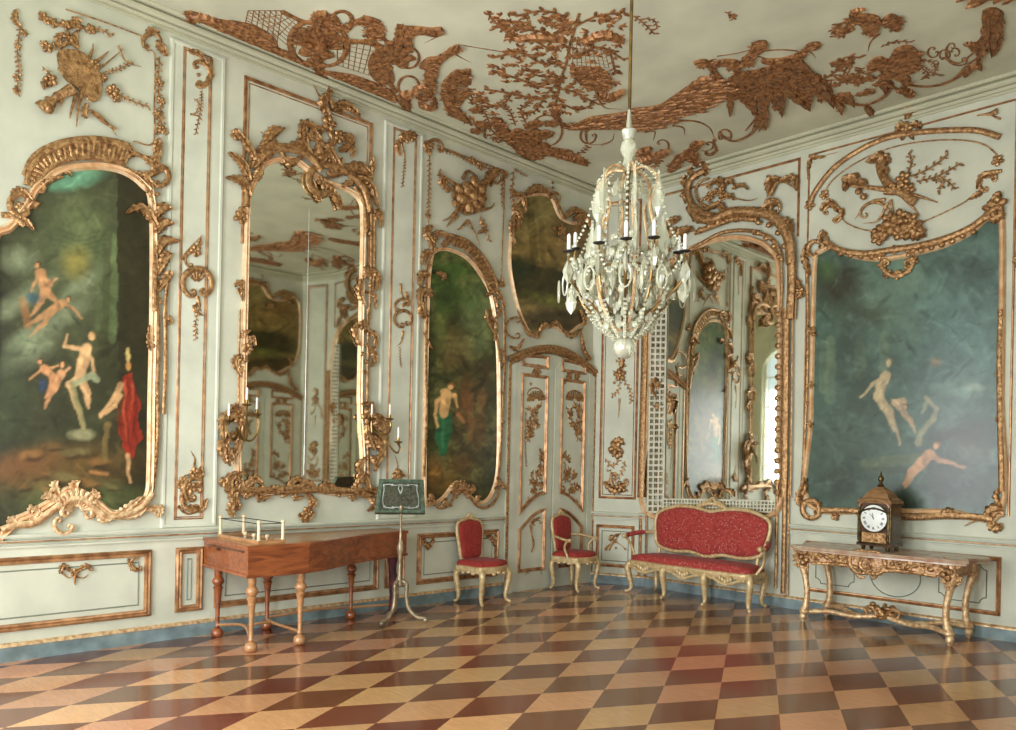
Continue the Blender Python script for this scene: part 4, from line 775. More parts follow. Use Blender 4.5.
carving(FL, 'v A; E 6 250,38 400,88 540,140; E 6 540,140 545,170 560,195 592,215 590,400 585,550 510,545; C 34 150 200 16 580,165; L 34 5 560,140 580,120 610,130; L 34 6 600,190 620,180 640,220; G 20 610,220 605,330 612,430 600,520; G 16 620,430 625,480 640,520; F 18 625,200 610,320 615,390 600,440 620,500; L 34 5 595,600 600,560 610,530', 'panel_carving', 'gilt corner scroll and hanging garland right of the drum trophy')
carving(FL, 'v A; L 30 5 60,40 55,80 80,110; T 12 55,90 75,110 95,120; G 18 75,110 65,200 70,280 62,365; F 14 90,130 65,180 60,300 60,350', 'panel_carving', 'hanging gilt garland left of the drum trophy')
gc = 'gilt carvings on the pilaster panels'
carving(FL, 'v B; L 34 6 70,200 110,210 140,260; C 50 270 160 20 100,290; L 30 5 140,240 155,290 120,340; T 20 150,230 150,300 110,330; B 8 105,290 100,330; G 14 120,350 115,420 95,520; G 12 90,380 110,400 95,440; T 8 75,440 110,450 125,470', 'pilaster_carving', 'gilt leaf scroll at the top of the left pilaster panel', group=gc)
carving(FL, 'v G; T 14 45,500 60,470 120,405; C 30 120 180 12 85,500; F 24 95,465; L 24 4 90,480 110,440 115,410; C 56 120 290 24 100,590; H 46 230 80 5 100,590; T 16 100,640 110,680 90,710; L 20 4 110,660 90,690 125,715', 'pilaster_carving', 'gilt ring cartouche halfway up the left pilaster panel', group=gc)
carving(FL, 'v L; G 16 115,-20 95,50 95,115; B 6 90,60 95,85', 'pilaster_carving', 'gilt leaf drop under the ring cartouche of the left pilaster', group=gc)
carving(FL, 'v K; T 14 730,640 745,580 730,540; C 44 110 180 22 745,690; L 34 5 740,640 770,630 765,600; F 24 745,625; L 28 5 700,700 690,660 720,630', 'pilaster_carving', 'gilt scroll stem rising from the foot of the left pilaster panel', group=gc)
carving(FL, 'v Q; C 50 90 200 20 745,70; F 26 730,30; L 34 5 720,100 770,110 790,70; T 14 680,100 720,130 790,110; L 28 5 700,30 720,60 700,100', 'pilaster_carving', 'gilt C scroll at the foot of the left pilaster panel', group=gc)
carving(FL, 'v B; L 40 5 880,550 900,520 945,525; F 24 900,530 925,525; T 14 880,540 895,590 900,620; G 12 900,610 895,660 890,720; L 28 5 880,600 870,560 890,530', 'pilaster_carving', 'gilt leaf scroll at the top of the pilaster panel right of tall mirror', group=gc)
carving(FL, 'v G; T 12 880,590 890,640 930,660; C 30 150 180 12 890,680; L 24 4 890,680 910,650 900,620', 'pilaster_carving', 'gilt tendril midway on the pilaster panel right of tall mirror', group=gc)
carving(FL, 'v L; C 32 100 300 14 890,35; T 12 890,80 885,120 870,140; G 10 880,140 880,180 885,220', 'pilaster_carving', 'gilt ring and drop on the pilaster panel right of tall mirror', group=gc)
carving(FL, 'v L; T 10 870,640 870,590 860,555; F 24 870,640; L 28 5 850,660 870,620 900,640', 'pilaster_carving', 'gilt sprig above the music stand', group=gc)
carving(FL, 'v H; F 60 330,270; F 60 350,240; F 50 310,250; H 66 0 350 14 335,265; B 26 340,260; G 24 280,240 240,200 220,165; T 20 290,220 250,190 220,160; T 20 310,190 330,160 370,180; L 44 6 370,240 420,180 440,170; T 16 290,310 260,340 235,350; T 14 290,330 260,360 250,375; L 34 5 260,240 230,200 250,190; T 12 330,350 360,400 380,450; G 18 380,330 400,380 415,430; T 14 380,310 420,300 435,280; T 14 330,350 300,380 290,385; L 30 4 380,350 395,380 370,400', 'instrument_trophy', 'round gilt trophy above the narrow arched painting', base=.02, rise=1.)
carving(FL, 'v H; C 30 150 230 14 205,70; F 18 190,60; L 26 5 190,100 170,60 200,40; G 16 215,70 300,100 370,135 450,160; F 18 350,120 380,140; L 24 5 440,150 480,170 460,200; G 16 185,110 185,230 180,330; E 6 215,60 340,110 475,158; E 6 475,158 470,350 462,560; G 14 470,170 465,240 470,300; L 26 5 400,170 440,160 420,220; C 26 200 200 10 430,190; E 5 187,100 183,250 182,380; F 14 180,330 185,380; L 20 4 440,570 470,600 460,560', 'panel_carving', 'gilt garland border round the trophy above narrow painting')
c1 = carving(FD, 'v N; F 26 232,250; L 26 4 230,240 240,200 225,180; G 14 232,260 225,310 200,330; G 14 240,260 270,310 275,355; G 12 215,190 240,220 210,240; T 8 230,340 228,380 225,415; B 6 210,280 250,215', 'corner_carving', 'small gilt flower spray high on the narrow corner panel')
c2 = carving(FD, 'v N; F 30 215,530; L 30 5 200,510 230,500 250,520; L 30 5 190,540 225,560 245,540; G 16 175,570 200,600 230,575; G 16 250,580 240,620 210,660; C 34 20 200 12 230,650; F 26 235,680; L 30 5 170,660 200,690 240,700; G 14 190,650 200,700 260,690; G 12 180,610 215,640 190,670', 'corner_carving', 'gilt bouquet low on the narrow corner panel')
c3 = carving(FD, 'v Y; T 14 855,340 900,290 930,255; T 12 870,340 900,300 960,340; L 26 4 900,300 880,280 930,260; G 10 850,330 890,310 910,290; B 6 905,330 950,335', 'corner_carving', 'small gilt sprig on the low corner panel behind the armchair')
carving(FL, 'v Q; L 26 5 270,350 240,330 225,360; L 26 5 290,350 330,330 350,350; F 18 283,355; T 12 285,365 285,390 288,405; T 8 230,350 260,375 280,370; T 8 290,370 320,375 345,355', 'dado_carving', 'small gilt bow motif centred on dado panel under the largest left painting')
carving(FL, 'v Q; L 24 5 490,300 510,340 545,345; C 24 60 200 9 525,320', 'dado_carving', 'tiny gilt corner scroll of the dado panel under the largest left painting')
carving(FL, 'v T; C 24 150 200 10 290,310; L 30 5 265,290 290,330 305,300', 'dado_carving', 'gilt corner leaf of the dado panel between music stand and side chair')
carving(FL, 'v T; C 22 200 200 10 560,290; L 26 4 545,270 565,300 575,330', 'dado_carving', 'gilt corner leaf of the dado panel between side chair and door')
# oval field over the great back-wall picture
carving(FB, 'v J; E 20 210,290 230,240 300,150 400,80 500,35 600,15 720,5 850,5 940,30; E 5 255,260 300,190 400,120 520,70 650,45 780,40 870,55 920,90 935,120; E 5 265,260 310,280 340,350 420,385 500,385; E 5 630,360 720,320 800,280 825,260; L 34 5 250,310 280,280 320,320; C 34 200 220 14 295,325; L 30 5 300,350 330,330 340,300; F 22 210,290; L 36 6 930,170 870,180 850,230; C 36 120 200 16 895,205; L 30 5 870,240 850,250 820,270; T 16 945,160 880,170 860,240; F 20 265,250 930,120; L 26 5 205,150 215,110 270,105; T 10 205,190 210,120 320,85', 'oval_cartouche', 'gilt oval line border above the wide back painting')
carving(FB, 'v E; F 30 590,400; F 30 580,500; L 36 5 540,510 560,480 600,500; L 36 5 640,490 610,480 580,500; L 34 5 580,460 580,400 600,370; E 20 590,380 585,460; G 18 520,400 550,380 560,400; L 30 4 560,540 580,510 610,540; F 20 560,400 600,430', 'oval_cartouche', 'gilt flower clasp joining oval border to the cornice')
carving(FB, 'v J; T 34 620,280 540,240 400,220 350,215; L 60 4 430,215 360,190 345,240; T 26 500,240 600,250 700,280; T 24 520,210 580,270 630,330; T 40 520,220 480,160 470,120; L 60 4 500,180 480,110 430,130; L 44 4 490,160 500,110 520,130; F 30 570,190; F 26 550,220 590,230; B 12 555,220 580,235; G 22 580,180 600,130 590,90; G 24 600,180 650,160 700,130 740,95; G 22 620,200 700,180 790,130; G 20 700,180 740,200 770,230; G 20 690,190 720,210 700,240; C 60 200 130 12 460,340; T 14 500,270 440,280 380,345; T 12 510,280 470,350 415,360; T 12 520,270 530,320 540,330; B 14 420,260 400,240', 'hunting_trophy', 'gilt trophy of torch, quiver and branches in the oval field', base=.02, rise=1.)
carving(FB, 'v J; F 44 540,370; F 36 500,390; F 36 590,390; F 34 560,340; F 34 520,350; F 34 620,380; L 44 5 480,430 460,400 450,400; L 44 5 600,420 640,400 630,370; L 36 5 540,420 550,380 580,430; F 30 480,420 560,400 600,350', 'flower_bouquet', 'gilt flower bouquet on the top rail of the wide back painting frame', base=.04, rise=1.)
carving(FB, 'v E; T 26 930,430 900,440 850,445; T 10 940,460 900,445 850,447', 'panel_carving', 'thin gilt leaf at the upper right corner above the oval border')

# ------------------------------------------------------------------ candle sconces on the tall mirror frame
def off(d): return Frame((d, 0, 0), (0, 1, 0), (0, 0, 1), (1, 0, 0))
def sconce(label, body, start, cands, d0=.06):
    t = wthing('candle_sconce', FL.to3(*FL.uv(start), .05), label=label, cat='sconce', group='sconces of the tall mirror')
    rel(FL, body, .06, .9).part('leaf_body', 'gold', t)
    for px, d in cands:
        f = off(d); u, v = f.uv(px); u0, v0 = FL.uv(start); top = f.to3(u, v); b = f.to3(u, v - .12)
        P = catmull([FL.to3(u0, v0, d0), FL.to3(u0 + (u - u0) * .3, v0 - .1, d0 + (d - d0) * .5), FL.to3(u0 + (u - u0) * .8, min(v0, v - .12) - .1, d), FL.to3(u + (u - u0) * .12, v - .19, d), b], 5)
        arm = MB().tube(P, [.011] * len(P), 6).build('arm', 'brass', t, world=True)
        MB().lathe([(.008, -.03), (.014, -.01), (.04, 0), (.045, .012), (.012, .014), (.016, .03), (.016, .05), (.01, .052)], b, 12).build('drip_pan', 'brass', arm, world=True)
        MB().lathe([(.011, .05), (.0105, .15), (.006, .158), (.002, .165)], b, 8).build('candle', 'candle_wax', arm, world=True)
sconce('gilt candle sconce on the side of the tall mirror nearer the left pilaster', 'v L; L 60 7 260,400 200,420 190,500; L 50 7 240,470 190,520 200,590; L 50 6 270,420 240,380 210,390; C 50 100 220 18 235,450; L 40 6 260,440 250,520 230,560; F 30 250,410; L 40 5 200,520 220,560 215,600', (234, 428), [((229, 408), .2), ((247, 392), .26), ((257, 402), .14)])
sconce('gilt candle sconce on the side of the tall mirror nearer the music stand', 'v L; L 60 7 740,400 790,440 800,520; L 50 7 760,480 800,540 770,600; L 44 6 740,420 760,370 720,360; F 34 745,410; C 50 280 200 18 765,450; L 40 6 760,560 780,590 770,620; L 40 6 740,440 750,500 770,540', (366, 424), [((372, 408), .14), ((390, 408), .26), ((398.5, 431), .3)])

# ------------------------------------------------------------------ furniture
def cabriole(mb, x, y, z, ox, oy, s=1.):
    """leg from a seat rail at (x, y, z) bowing out towards (ox, oy) and ending in a scroll foot"""
    P = catmull([(x, y, z), (x + ox * .035 * s, y + oy * .035 * s, z * .84), (x + ox * .02 * s, y + oy * .02 * s, z * .55), (x + ox * .0 * s, y + oy * .0, z * .25), (x + ox * .012 * s, y + oy * .012 * s, z * .1), (x + ox * .045 * s, y + oy * .045 * s, .018)], 4)
    m = len(P) - 1; R = [(.026 + .008 * math.sin(i / m * 3)) * (1 - i / m) * s + .0125 * s for i in range(m + 1)]; R[-1] = .018 * s; R[-2] = .017 * s
    mb.tube(P, R, 8); mb.ball((x + ox * .045 * s, y + oy * .045 * s, .02), .02 * s, n=8)
    return mb
def seat_outline(w, d, k=.06, bow=.05, wf=1.):
    # x forward, y across
    P = [(-d / 2, -w * .46), (-d * .1, -w * .49), (d * .4, -w * .5 * wf), (d / 2, -w * .36), (d / 2 + bow, 0), (d / 2, w * .36), (d * .4, w * .5 * wf), (-d * .1, w * .49), (-d / 2, w * .46)]
    return [(q[0], q[1]) for q in catmull([(a, b, 0) for a, b in P], 4, True)]
def back_outline(w, h, shoulders=.12):
    P = [(-w * .36, 0), (0, -.015), (w * .36, 0), (w * .43, h * .3), (w * .5, h * .72), (w * .42, h * .93), (w * .2, h * .985), (0, h * 1.02), (-w * .2, h * .985), (-w * .42, h * .93), (-w * .5, h * .72), (-w * .43, h * .3)]
    return [(q[0], q[1]) for q in catmull([(a, b, 0) for a, b in P], 4, True)]
def side_chair(name, loc, rz, arms, **k):
    t = empty(name, loc, rz, **k); sw, sd, zs = .47, .42, .36
    so = seat_outline(sw, sd)
    MB().mould(FF, so, [(0, zs), (-.01, zs + .03), (-.008, zs + .07), (.01, zs + .08), (.05, zs + .075), (.05, zs), (0, zs)]).build('seat_frame', 'cream_gilt', t)
    for sx, sy in ((1, 0), (0, 1), (0, -1)):
        rb = MB()
        for q in (-.08, 0, .08):
            rb.ball((sd / 2 * sx + (.05 if sx else 0) + (q if sy else 0), sw / 2 * sy + (q if sx else 0), zs + .01 - abs(q) * .15), (.022, .03, .02) if sx else (.03, .022, .02))
        rb.build('apron_carving', 'cream_gilt', t)
    Fz = Frame((0, 0, zs + .07), (1, 0, 0), (0, 1, 0), (0, 0, 1))
    MB().pad(Fz, [(a * .97, b * .97) for a, b in so], 0, .075).build('seat', 'red_silk', t)
    for sx, sy in ((1, -1), (1, 1), (-1, -1), (-1, 1)):
        mb = MB(); cabriole(mb, sx * sd * .43, sy * sw * .43, zs + .03, sx * (1 if sx > 0 else .6), sy * .6); mb.build('leg', 'cream_gilt', t)
    tilt = .1; Fb = Frame((-sd / 2 + .02, 0, zs + .13), (0, 1, 0), (-math.sin(tilt), 0, math.cos(tilt)), (math.cos(tilt), 0, math.sin(tilt)))
    bo = back_outline(.41, .46)
    fr_ = MB().tube([Fb.to3(a, b, 0) for a, b in bo], .021, 8, closed=True)
    for s in (-1, 1): fr_.tube([Fb.to3(s * .14, .0), Fb.to3(s * .17, -.12, .0)], [.018, .022], 8)
    bf = fr_.build('backrest_frame', 'cream_gilt', t)
    cr = MB()
    for q in (-2, -1, 0, 1, 2): cr.ball(Fb.to3(q * .022, .485 + .012 * (2 - abs(q)), .01), (.016, .014, .022))
    cr.build('crest', 'cream_gilt', bf)
    b = MB().pad(Fb, [(a * .93, .235 + (b - .235) * .93) for a, b in bo], .0, .045); b.pad(Frame(Fb.o, Fb.U, Fb.V, -Fb.N), [(a * .93, .235 + (b - .235) * .93) for a, b in bo], 0, .02)
    b.build('backrest', 'red_silk', t)
    if arms:
        for s in (-1, 1):
            p0 = Fb.to3(s * .18, .2, .0); a = MB(); P = catmull([p0, (p0.x + .12, s * .275, p0.z - .005), (p0.x + .26, s * .3, p0.z - .03), (p0.x + .34, s * .3, p0.z - .035)], 5)
            a.tube(P, [.016] * (len(P) - 2) + [.02, .024], 8); a.ball(P[-1], .026)
            P = catmull([P[-3], (P[-1][0] - .1, s * .27, zs + .2), (P[-1][0] - .06, s * .245, zs + .07)], 5); a.tube(P, .015, 8); a.build('armrest', 'cream_gilt', t)
    return t
side_chair('side_chair', (.31, -2.57, 0), .06, False, label='armless chair with red silk seat and back under the narrow painting', cat='chair')
side_chair('armchair', (.32, -.96, 0), .1, True, label='red upholstered armchair in front of the white double door', cat='armchair')
# sofa
t = empty('sofa', (1.785, -.41, 0), -.035, label='long red damask sofa with carved cream frame before the trellis mirror', cat='sofa')
L2, zs = .85, .35
# local: x along the wall, y back (+) / front (-)
so = [(-L2 + .1, .22), (-L2, .0), (-L2 - .02, -.18), (-L2 + .08, -.25), (-.57, -.255), (-.28, -.285), (0, -.265), (.28, -.285), (.57, -.255), (L2 - .1, -.25), (L2 - .0, -.18), (L2 - .02, .0), (L2 - .1, .22), (0, .22)]
so = [(q[0], q[1]) for q in catmull([(a, b, 0) for a, b in so], 3, True)]
MB().mould(FF, so, [(0, zs), (-.012, zs + .03), (-.008, zs + .065), (.01, zs + .075), (.05, zs + .07), (.05, zs), (0, zs)]).build('seat_frame', 'cream_gilt', t)
for c in (-.58, 0, .58):
    ap = MB(); pts = [(c - .24, -.265, zs + .0), (c - .14, -.275, zs - .02), (c, -.285, zs - .065), (c + .14, -.275, zs - .02), (c + .24, -.265, zs)]; ap.tube(catmull(pts, 5), .018, 7)
    for q in (-.07, -.035, 0, .035, .07): ap.ball((c + q, -.29, zs - .03 + abs(q) * .5), (.02, .016, .035))
    ap.build('apron_carving', 'cream_gilt', t)
for s in (-1, 1): MB().tube(catmull([(s * (L2 - .02), -.2, zs), (s * L2, 0, zs - .04), (s * (L2 - .04), .2, zs)], 5), .016, 7).build('side_rail', 'cream_gilt', t)
Fz = Frame((0, 0, zs + .065), (1, 0, 0), (0, 1, 0), (0, 0, 1)); MB().pad(Fz, [(a * .985, b * .96) for a, b in so], 0, .1).build('seat', 'red_damask', t)
for x, y, ox, oy in ((-.83, -.2, -1, -.7), (-.29, -.24, 0, -1), (.29, -.24, 0, -1), (.83, -.2, .8, -.8), (-.74, .2, -.6, .6), (.76, .2, .6, .6), (0, .2, 0, .6)):
    cabriole(MB(), x, y, zs + .04, ox, oy, 1.15).build('leg', 'cream_gilt', t)
tilt = .17; Fb = Frame((0, .2, zs + .19), (1, 0, 0), (0, math.sin(tilt), math.cos(tilt)), (0, -math.cos(tilt), math.sin(tilt)))
bo = [(a * .95, b) for a, b in [(-.76, .05), (-.5, .0), (-.25, .015), (0, -.03), (.25, .015), (.5, .0), (.76, .05), (.83, .2), (.86, .38), (.8, .49), (.55, .57), (.3, .575), (.12, .55), (0, .53), (-.12, .55), (-.3, .575), (-.55, .57), (-.8, .49), (-.86, .38), (-.83, .2)]]
bo = [(q[0], q[1]) for q in catmull([(a, b, 0) for a, b in bo], 3, True)]
m_ = MB().tube([Fb.to3(a, b) for a, b in bo], .025, 8, closed=True)
for s in (-.7, 0, .7): m_.tube([Fb.to3(s, .02), Fb.to3(s, -.19)], .022, 8)
bf = m_.build('backrest_frame', 'cream_gilt', t)
cr = MB()
for q in range(-5, 6): cr.ball(Fb.to3(q * .038, .585 + .045 * math.cos(q * .3), .012), (.026, .02, .028))
cr.tube(catmull([Fb.to3(-.22, .57), Fb.to3(-.13, .635), Fb.to3(-.05, .655), Fb.to3(0, .70), Fb.to3(.05, .655), Fb.to3(.13, .635), Fb.to3(.22, .57)], 5), .02, 6)
cr.build('crest', 'cream_gilt', bf); cr = MB()
for q in range(-3, 4): cr.ball(Fb.to3(q * .05, -.03 + abs(q) * .012, .015), (.03, .02, .02))
cr.build('lower_rail_carving', 'cream_gilt', bf)
bi = [(a * .965, .27 + (b - .27) * .93) for a, b in bo]
b = MB().pad(Fb, bi, 0, .05); b.pad(Frame(Fb.o, Fb.U, Fb.V, -Fb.N), bi, 0, .02); b.build('backrest', 'red_damask', t)
for s in (-1, 1):
    a = MB(); p0 = Fb.to3(s * .79, .22); P = catmull([p0, (s * .92, .05, p0.z - .01), (s * .98, -.12, p0.z - .04), (s * .96, -.2, p0.z - .045)], 5); a.tube(P, .02, 8); a.ball(P[-1], .032)
    P2 = catmull([P[-4], (s * .93, -.06, zs + .2), (s * .86, -.1, zs + .06)], 5); a.tube(P2, .018, 8); ao = a.build('armrest', 'cream_gilt', t)
    MB().tube(P[3:12], [.02] + [.03] * (len(P[3:12]) - 2) + [.02], 8, lift=0).build('arm_pad', 'red_damask', ao)

# harpsichord: keyboard end towards the window wall, tail along the left wall
t = empty('harpsichord', (.08, -5.76, 0), 0, label='long walnut harpsichord on turned legs against the left wall', cat='harpsichord')
zb, zt = .635, .885
case = [(-.05, .03), (.86, 0), (.86, .56), (.79, .78), (.61, 1.12), (.46, 1.48), (.37, 1.8), (.31, 2.03), (-.05, 2.05)]
FZ0 = FF
m_ = MB().prism(FZ0, case, zb, zt - .03); m_.build('case', 'walnut', t, smooth=False)
MB().mould(FZ0, case, [(.0, zb - .015), (-.012, zb - .01), (-.012, zb + .012), (0, zb + .02)]).build('base_moulding', 'walnut', t, smooth=False)
MB().prism(FZ0, [(a + (.012 if a > .1 else -.0), b + (-.012 if b < .1 else .012 if b > 2 else 0)) for a, b in case], zt - .03, zt).build('lid', 'walnut', t, smooth=False)
MB().prism(FZ0, [(.03, .06), (.83, .03), (.83, .54), (.76, .77), (.58, 1.11), (.43, 1.47), (.34, 1.79), (.28, 2.0), (.03, 2.02)], zt, zt + .004).build('lid_panel', 'pale_wood', t, smooth=False)
leg = [(.032, 0), (.05, .012), (.055, .04), (.045, .07), (.018, .085), (.026, .1), (.018, .115), (.018, .14), (.022, .3), (.034, .42), (.045, .445), (.028, .46), (.05, .485), (.054, .505), (.04, .53), (.026, .545), (.034, .56), (.036, zb)]
for x, y in ((.1, .1), (.8, .07), (.06, .6), (.8, .52), (.1, 1.5)):
    MB().lathe(leg, (x, y, 0), 14).build('leg', 'pale_wood' if x > .5 else 'walnut', t)
MB().tube(catmull([(.22, 1.93, .64), (.215, 1.925, .48), (.23, 1.94, .3), (.22, 1.93, .12), (.22, 1.93, .01)], 4), [.05] * 3 + [.042] * 3 + [.05] * 4 + [.04] * 6 + [.045], 8).build('leg', 'plum_cloth', t, label='dark plum coloured tail leg')
st = MB()
for P in ([(.1, .1, .11), (.4, .2, .14), (.8, .07, .11)], [(.06, .6, .11), (.42, .46, .14), (.8, .52, .11)], [(.42, .2, .13), (.44, .34, .15), (.42, .48, .13)], [(.06, .6, .11), (.12, 1.1, .14), (.1, 1.5, .11)], [(.1, 1.5, .11), (.2, 1.9, .11)]):
    st.tube(catmull(P, 6), .018, 6, N=(0, 0, 1), flat=.7)
st.build('stretcher', 'pale_wood', t)
kb = MB().box((.43, .006, .83), (.7, .02, .012)); kb.box((.3, .0, .815), (.03, .02, .03)); kb.build('drop_front', 'clock_wood', t, smooth=False)
# little railed frame standing on the keyboard end
t = empty('railed_frame', (.52, -5.53, .8895), 0, label='small open wooden frame with four posts on the keyboard end of harpsichord', cat='frame')
RX, RY = .36, .11
b_ = MB()
for c, d in (((0, -RY, .015), (2 * RX + .04, .03, .03)), ((0, RY, .015), (2 * RX + .04, .03, .03)), ((-RX, 0, .015), (.03, 2 * RY, .03)), ((RX, 0, .015), (.03, 2 * RY, .03))): b_.box(c, d)
b_.build('base', 'pale_wood', t, smooth=False)
for sx in (-1, 1):
    for sy in (-1, 1): MB().lathe([(.02, .03), (.014, .04), (.014, .17), (.02, .175), (.018, .19), (.004, .2)], (sx * RX, sy * RY, 0), 10).build('post', 'ivory', t)
r_ = MB()
for a, b in (((-RX, -RY), (RX, -RY)), ((-RX, RY), (RX, RY)), ((-RX, -RY), (-RX, RY)), ((RX, -RY), (RX, RY))): r_.tube([(a[0], a[1], .168), (b[0], b[1], .168)], .004, 6)
r_.build('cord', 'dark_iron', t)
MB().prism(FF, rect(-RX + .03, RX - .03, -RY + .03, RY - .03), .0, .012).build('tray', 'clock_wood', t, smooth=False)
for k, (x, y) in enumerate(((-.1, .0), (.1, -.02), (.24, .03))):
    c = empty('stop_knob', (.52 + x, -5.53 + y, .902), 0, label='small pale knob in the railed frame, ' + ('nearest the wall', 'in the middle', 'farthest from the wall')[k], cat='knob', group='knobs in the railed frame')
    MB().lathe([(.012, 0), (.008, .015), (.02, .03), (.02, .045), (.008, .055)], (0, 0, 0), 10).build('knob_head', 'ivory', c)

# music stand
bx, by = .63, -3.99
t = empty('music_stand', (bx, by, 0), 0, label='tripod music stand with green and silver inlaid desk beside harpsichord tail', cat='music stand')
for an in (-75, 45, 165):
    a = math.radians(an); c, s = math.cos(a), math.sin(a); P = catmull([(0, 0, .42), (.07 * c, .07 * s, .38), (.07 * c, .07 * s, .26), (.10 * c, .10 * s, .13), (.19 * c, .19 * s, .05), (.25 * c, .25 * s, .045), (.27 * c, .27 * s, .025)], 4)
    mb = MB().tube(P, [.024 - .008 * i / (len(P) - 1) for i in range(len(P))], 8); mb.ball((.265 * c, .265 * s, .027), .027); mb.build('leg', 'stand_metal', t)
MB().lathe([(.03, .36), (.04, .4), (.03, .45), (.018, .48), (.024, .52), (.015, .56), (.018, .66), (.03, .7), (.038, .75), (.02, .8), (.012, .83), (.011, 1.1), (.02, 1.12), (.02, 1.16)], (0, 0, 0), 12).build('column', 'stand_metal', t)
# desk faces into the room, leaning back
dn = Vector((CAM.x - bx, CAM.y - by, 0)).normalized(); yaw_ = math.atan2(dn.y, dn.x) + .12; tl = .36; fw = Vector((math.cos(yaw_), math.sin(yaw_), 0))
Fd = Frame((0, 0, 1.09), (-fw.y, fw.x, 0), -fw * math.sin(tl) + Vector((0, 0, 1)) * math.cos(tl), fw * math.cos(tl) + Vector((0, 0, 1)) * math.sin(tl)); Fd = Frame(Fd.o - Fd.N * .02, Fd.U, Fd.V, Fd.N)
HW, HH = .235, .345
dk = MB().prism(Fd, [(-HW - .015, 0), (HW + .0, 0), (HW - .005, HH), (-HW + .03, HH)], 0, .02).build('desk', 'dark_lacquer', t, smooth=False)
MB().mould(Fd, [(-HW - .015, 0), (HW, 0), (HW - .005, HH), (-HW + .03, HH)], [(-.008, 0), (-.008, .03), (.028, .032), (.03, .02)]).build('desk_border', 'green_lacquer', dk, smooth=False)
il = Relief(Fd, .022, .25)
def seg(pts, w): il.stroke([Vector(p) for p in pts], [w] * len(pts), n=5)
for s in (-1, 1):
    seg(catmull([(s * .17, .06, 0), (s * .1, .05, 0), (s * .04, .06, 0), (0, .045, 0)], 4), .005); seg(catmull([(s * .175, .07, 0), (s * .18, .15, 0), (s * .165, .24, 0), (s * .17, .29, 0)], 4), .005)
    seg(catmull([(s * .16, .295, 0), (s * .1, .3, 0), (s * .05, .29, 0), (0, .3, 0)], 4), .005); seg(catmull([(0, .3, 0), (s * .02, .26, 0), (0, .2, 0)], 4), .006)
    for q in ((s * .165, .065), (s * .165, .29), (s * .08, .055), (s * .08, .295)): il.blob(q, .013)
il.mb.v = [tuple(v) for v in il.mb.v]; il.mb.build('silver_inlay', 'silver_inlay', dk)
MB().prism(Fd, [(-HW - .015, -.012), (HW, -.012), (HW, .004), (-HW - .015, .004)], 0, .07).build('ledge', 'green_lacquer', dk, smooth=False)
# console table
tx, ty = 3.975, -.42
t = empty('console_table', (tx, ty, 0), -.02, label='carved gilt console table carrying the mantel clock on the back wall', cat='table')
HL, HD, ZT = .72, .31, .80
top = [(-HL - .11, .33), (-HL - .08, -.1), (-HL - .13, -.3), (-HL + .05, -.37), (-.4, -.36), (-.15, -.385), (.15, -.385), (.4, -.36), (HL - .05, -.37), (HL + .14, -.3), (HL + .08, -.1), (HL + .12, .33)]
top = [(q[0], q[1]) for q in catmull([(a, b, 0) for a, b in top[0:]], 2, True)]
MB().mould(FF, top, [(.3, ZT - .022), (.03, ZT - .05), (.01, ZT - .045), (.012, ZT - .03), (-.004, ZT - .024), (-.008, ZT - .01), (0, ZT), (.012, ZT + .004)]).prism(FF, top, ZT - .02, ZT + .003).build('table_top', 'marble_top', t)
apn = MB().mould(FF, rect(-HL - .02, HL + .02, -HD, HD), [(0, ZT - .03), (0, ZT - .15), (-.01, ZT - .155), (.0, ZT - .17), (.02, ZT - .17), (.02, ZT - .03)]); ap_o = apn.build('apron', 'pink_gilt', t, smooth=False)
Fa = Frame((0, -HD, ZT - .09), (1, 0, 0), (0, 0, 1), (0, -1, 0)); rr = Relief(Fa, .0, .8)
def cs(cx, cy, r, a0, sw, w):
    c = [Vector((cx + r * math.cos(math.radians(a0 + sw * i / 20)), cy + r * math.sin(math.radians(a0 + sw * i / 20)))) for i in range(21)]; rr.stroke(c, [w * (.5 + .5 * math.sin(math.pi * i / 20)) for i in range(21)])
cs(-.1, -.01, .115, 60, 250, .022); cs(.02, -.01, .115, -120, 240, .022); cs(-.04, -.03, .07, 0, 360, .016); cs(-.09, -.12, .05, 90, 230, .014); cs(.01, -.12, .05, -90, 220, .014)
for x in (-.14, -.1, -.04, .02, .06): rr.blob((x, .065), .024); rr.blob((x, -.115), .022)
for s in (-1, 1):
    for i in range(6): rr.blob((s * (.22 + .07 * i) - .02, .02 * math.sin(i * 2.1)), .02, s * .5, 1.6)
    rr.leaf([Vector((s * .15, -.05)), Vector((s * .3, -.06)), Vector((s * .45, -.05))], .05); rr.stroke([Vector((s * .12, -.075)), Vector((s * .3, -.055)), Vector((s * .6, -.075))], [.02, .012, .018])
    for q in ((s * .68, .03), (s * .72, -.02), (s * .66, -.05), (s * .7, -.08)): rr.blob(q, .035)
random.seed(5); rr.scatter(rect(-HL, -.18, -.04, .05), 46, .055); rr.scatter(rect(.1, HL, -.04, .05), 52, .055); rr.scatter(rect(-.16, .08, -.13, .05), 26, .05)
for s in (-1, 1): rr.scatter(rect(s * .72 - .07, s * .72 + .07, -.14, .06), 22, .06)
rr.mb.build('apron_carving', 'gold', ap_o)
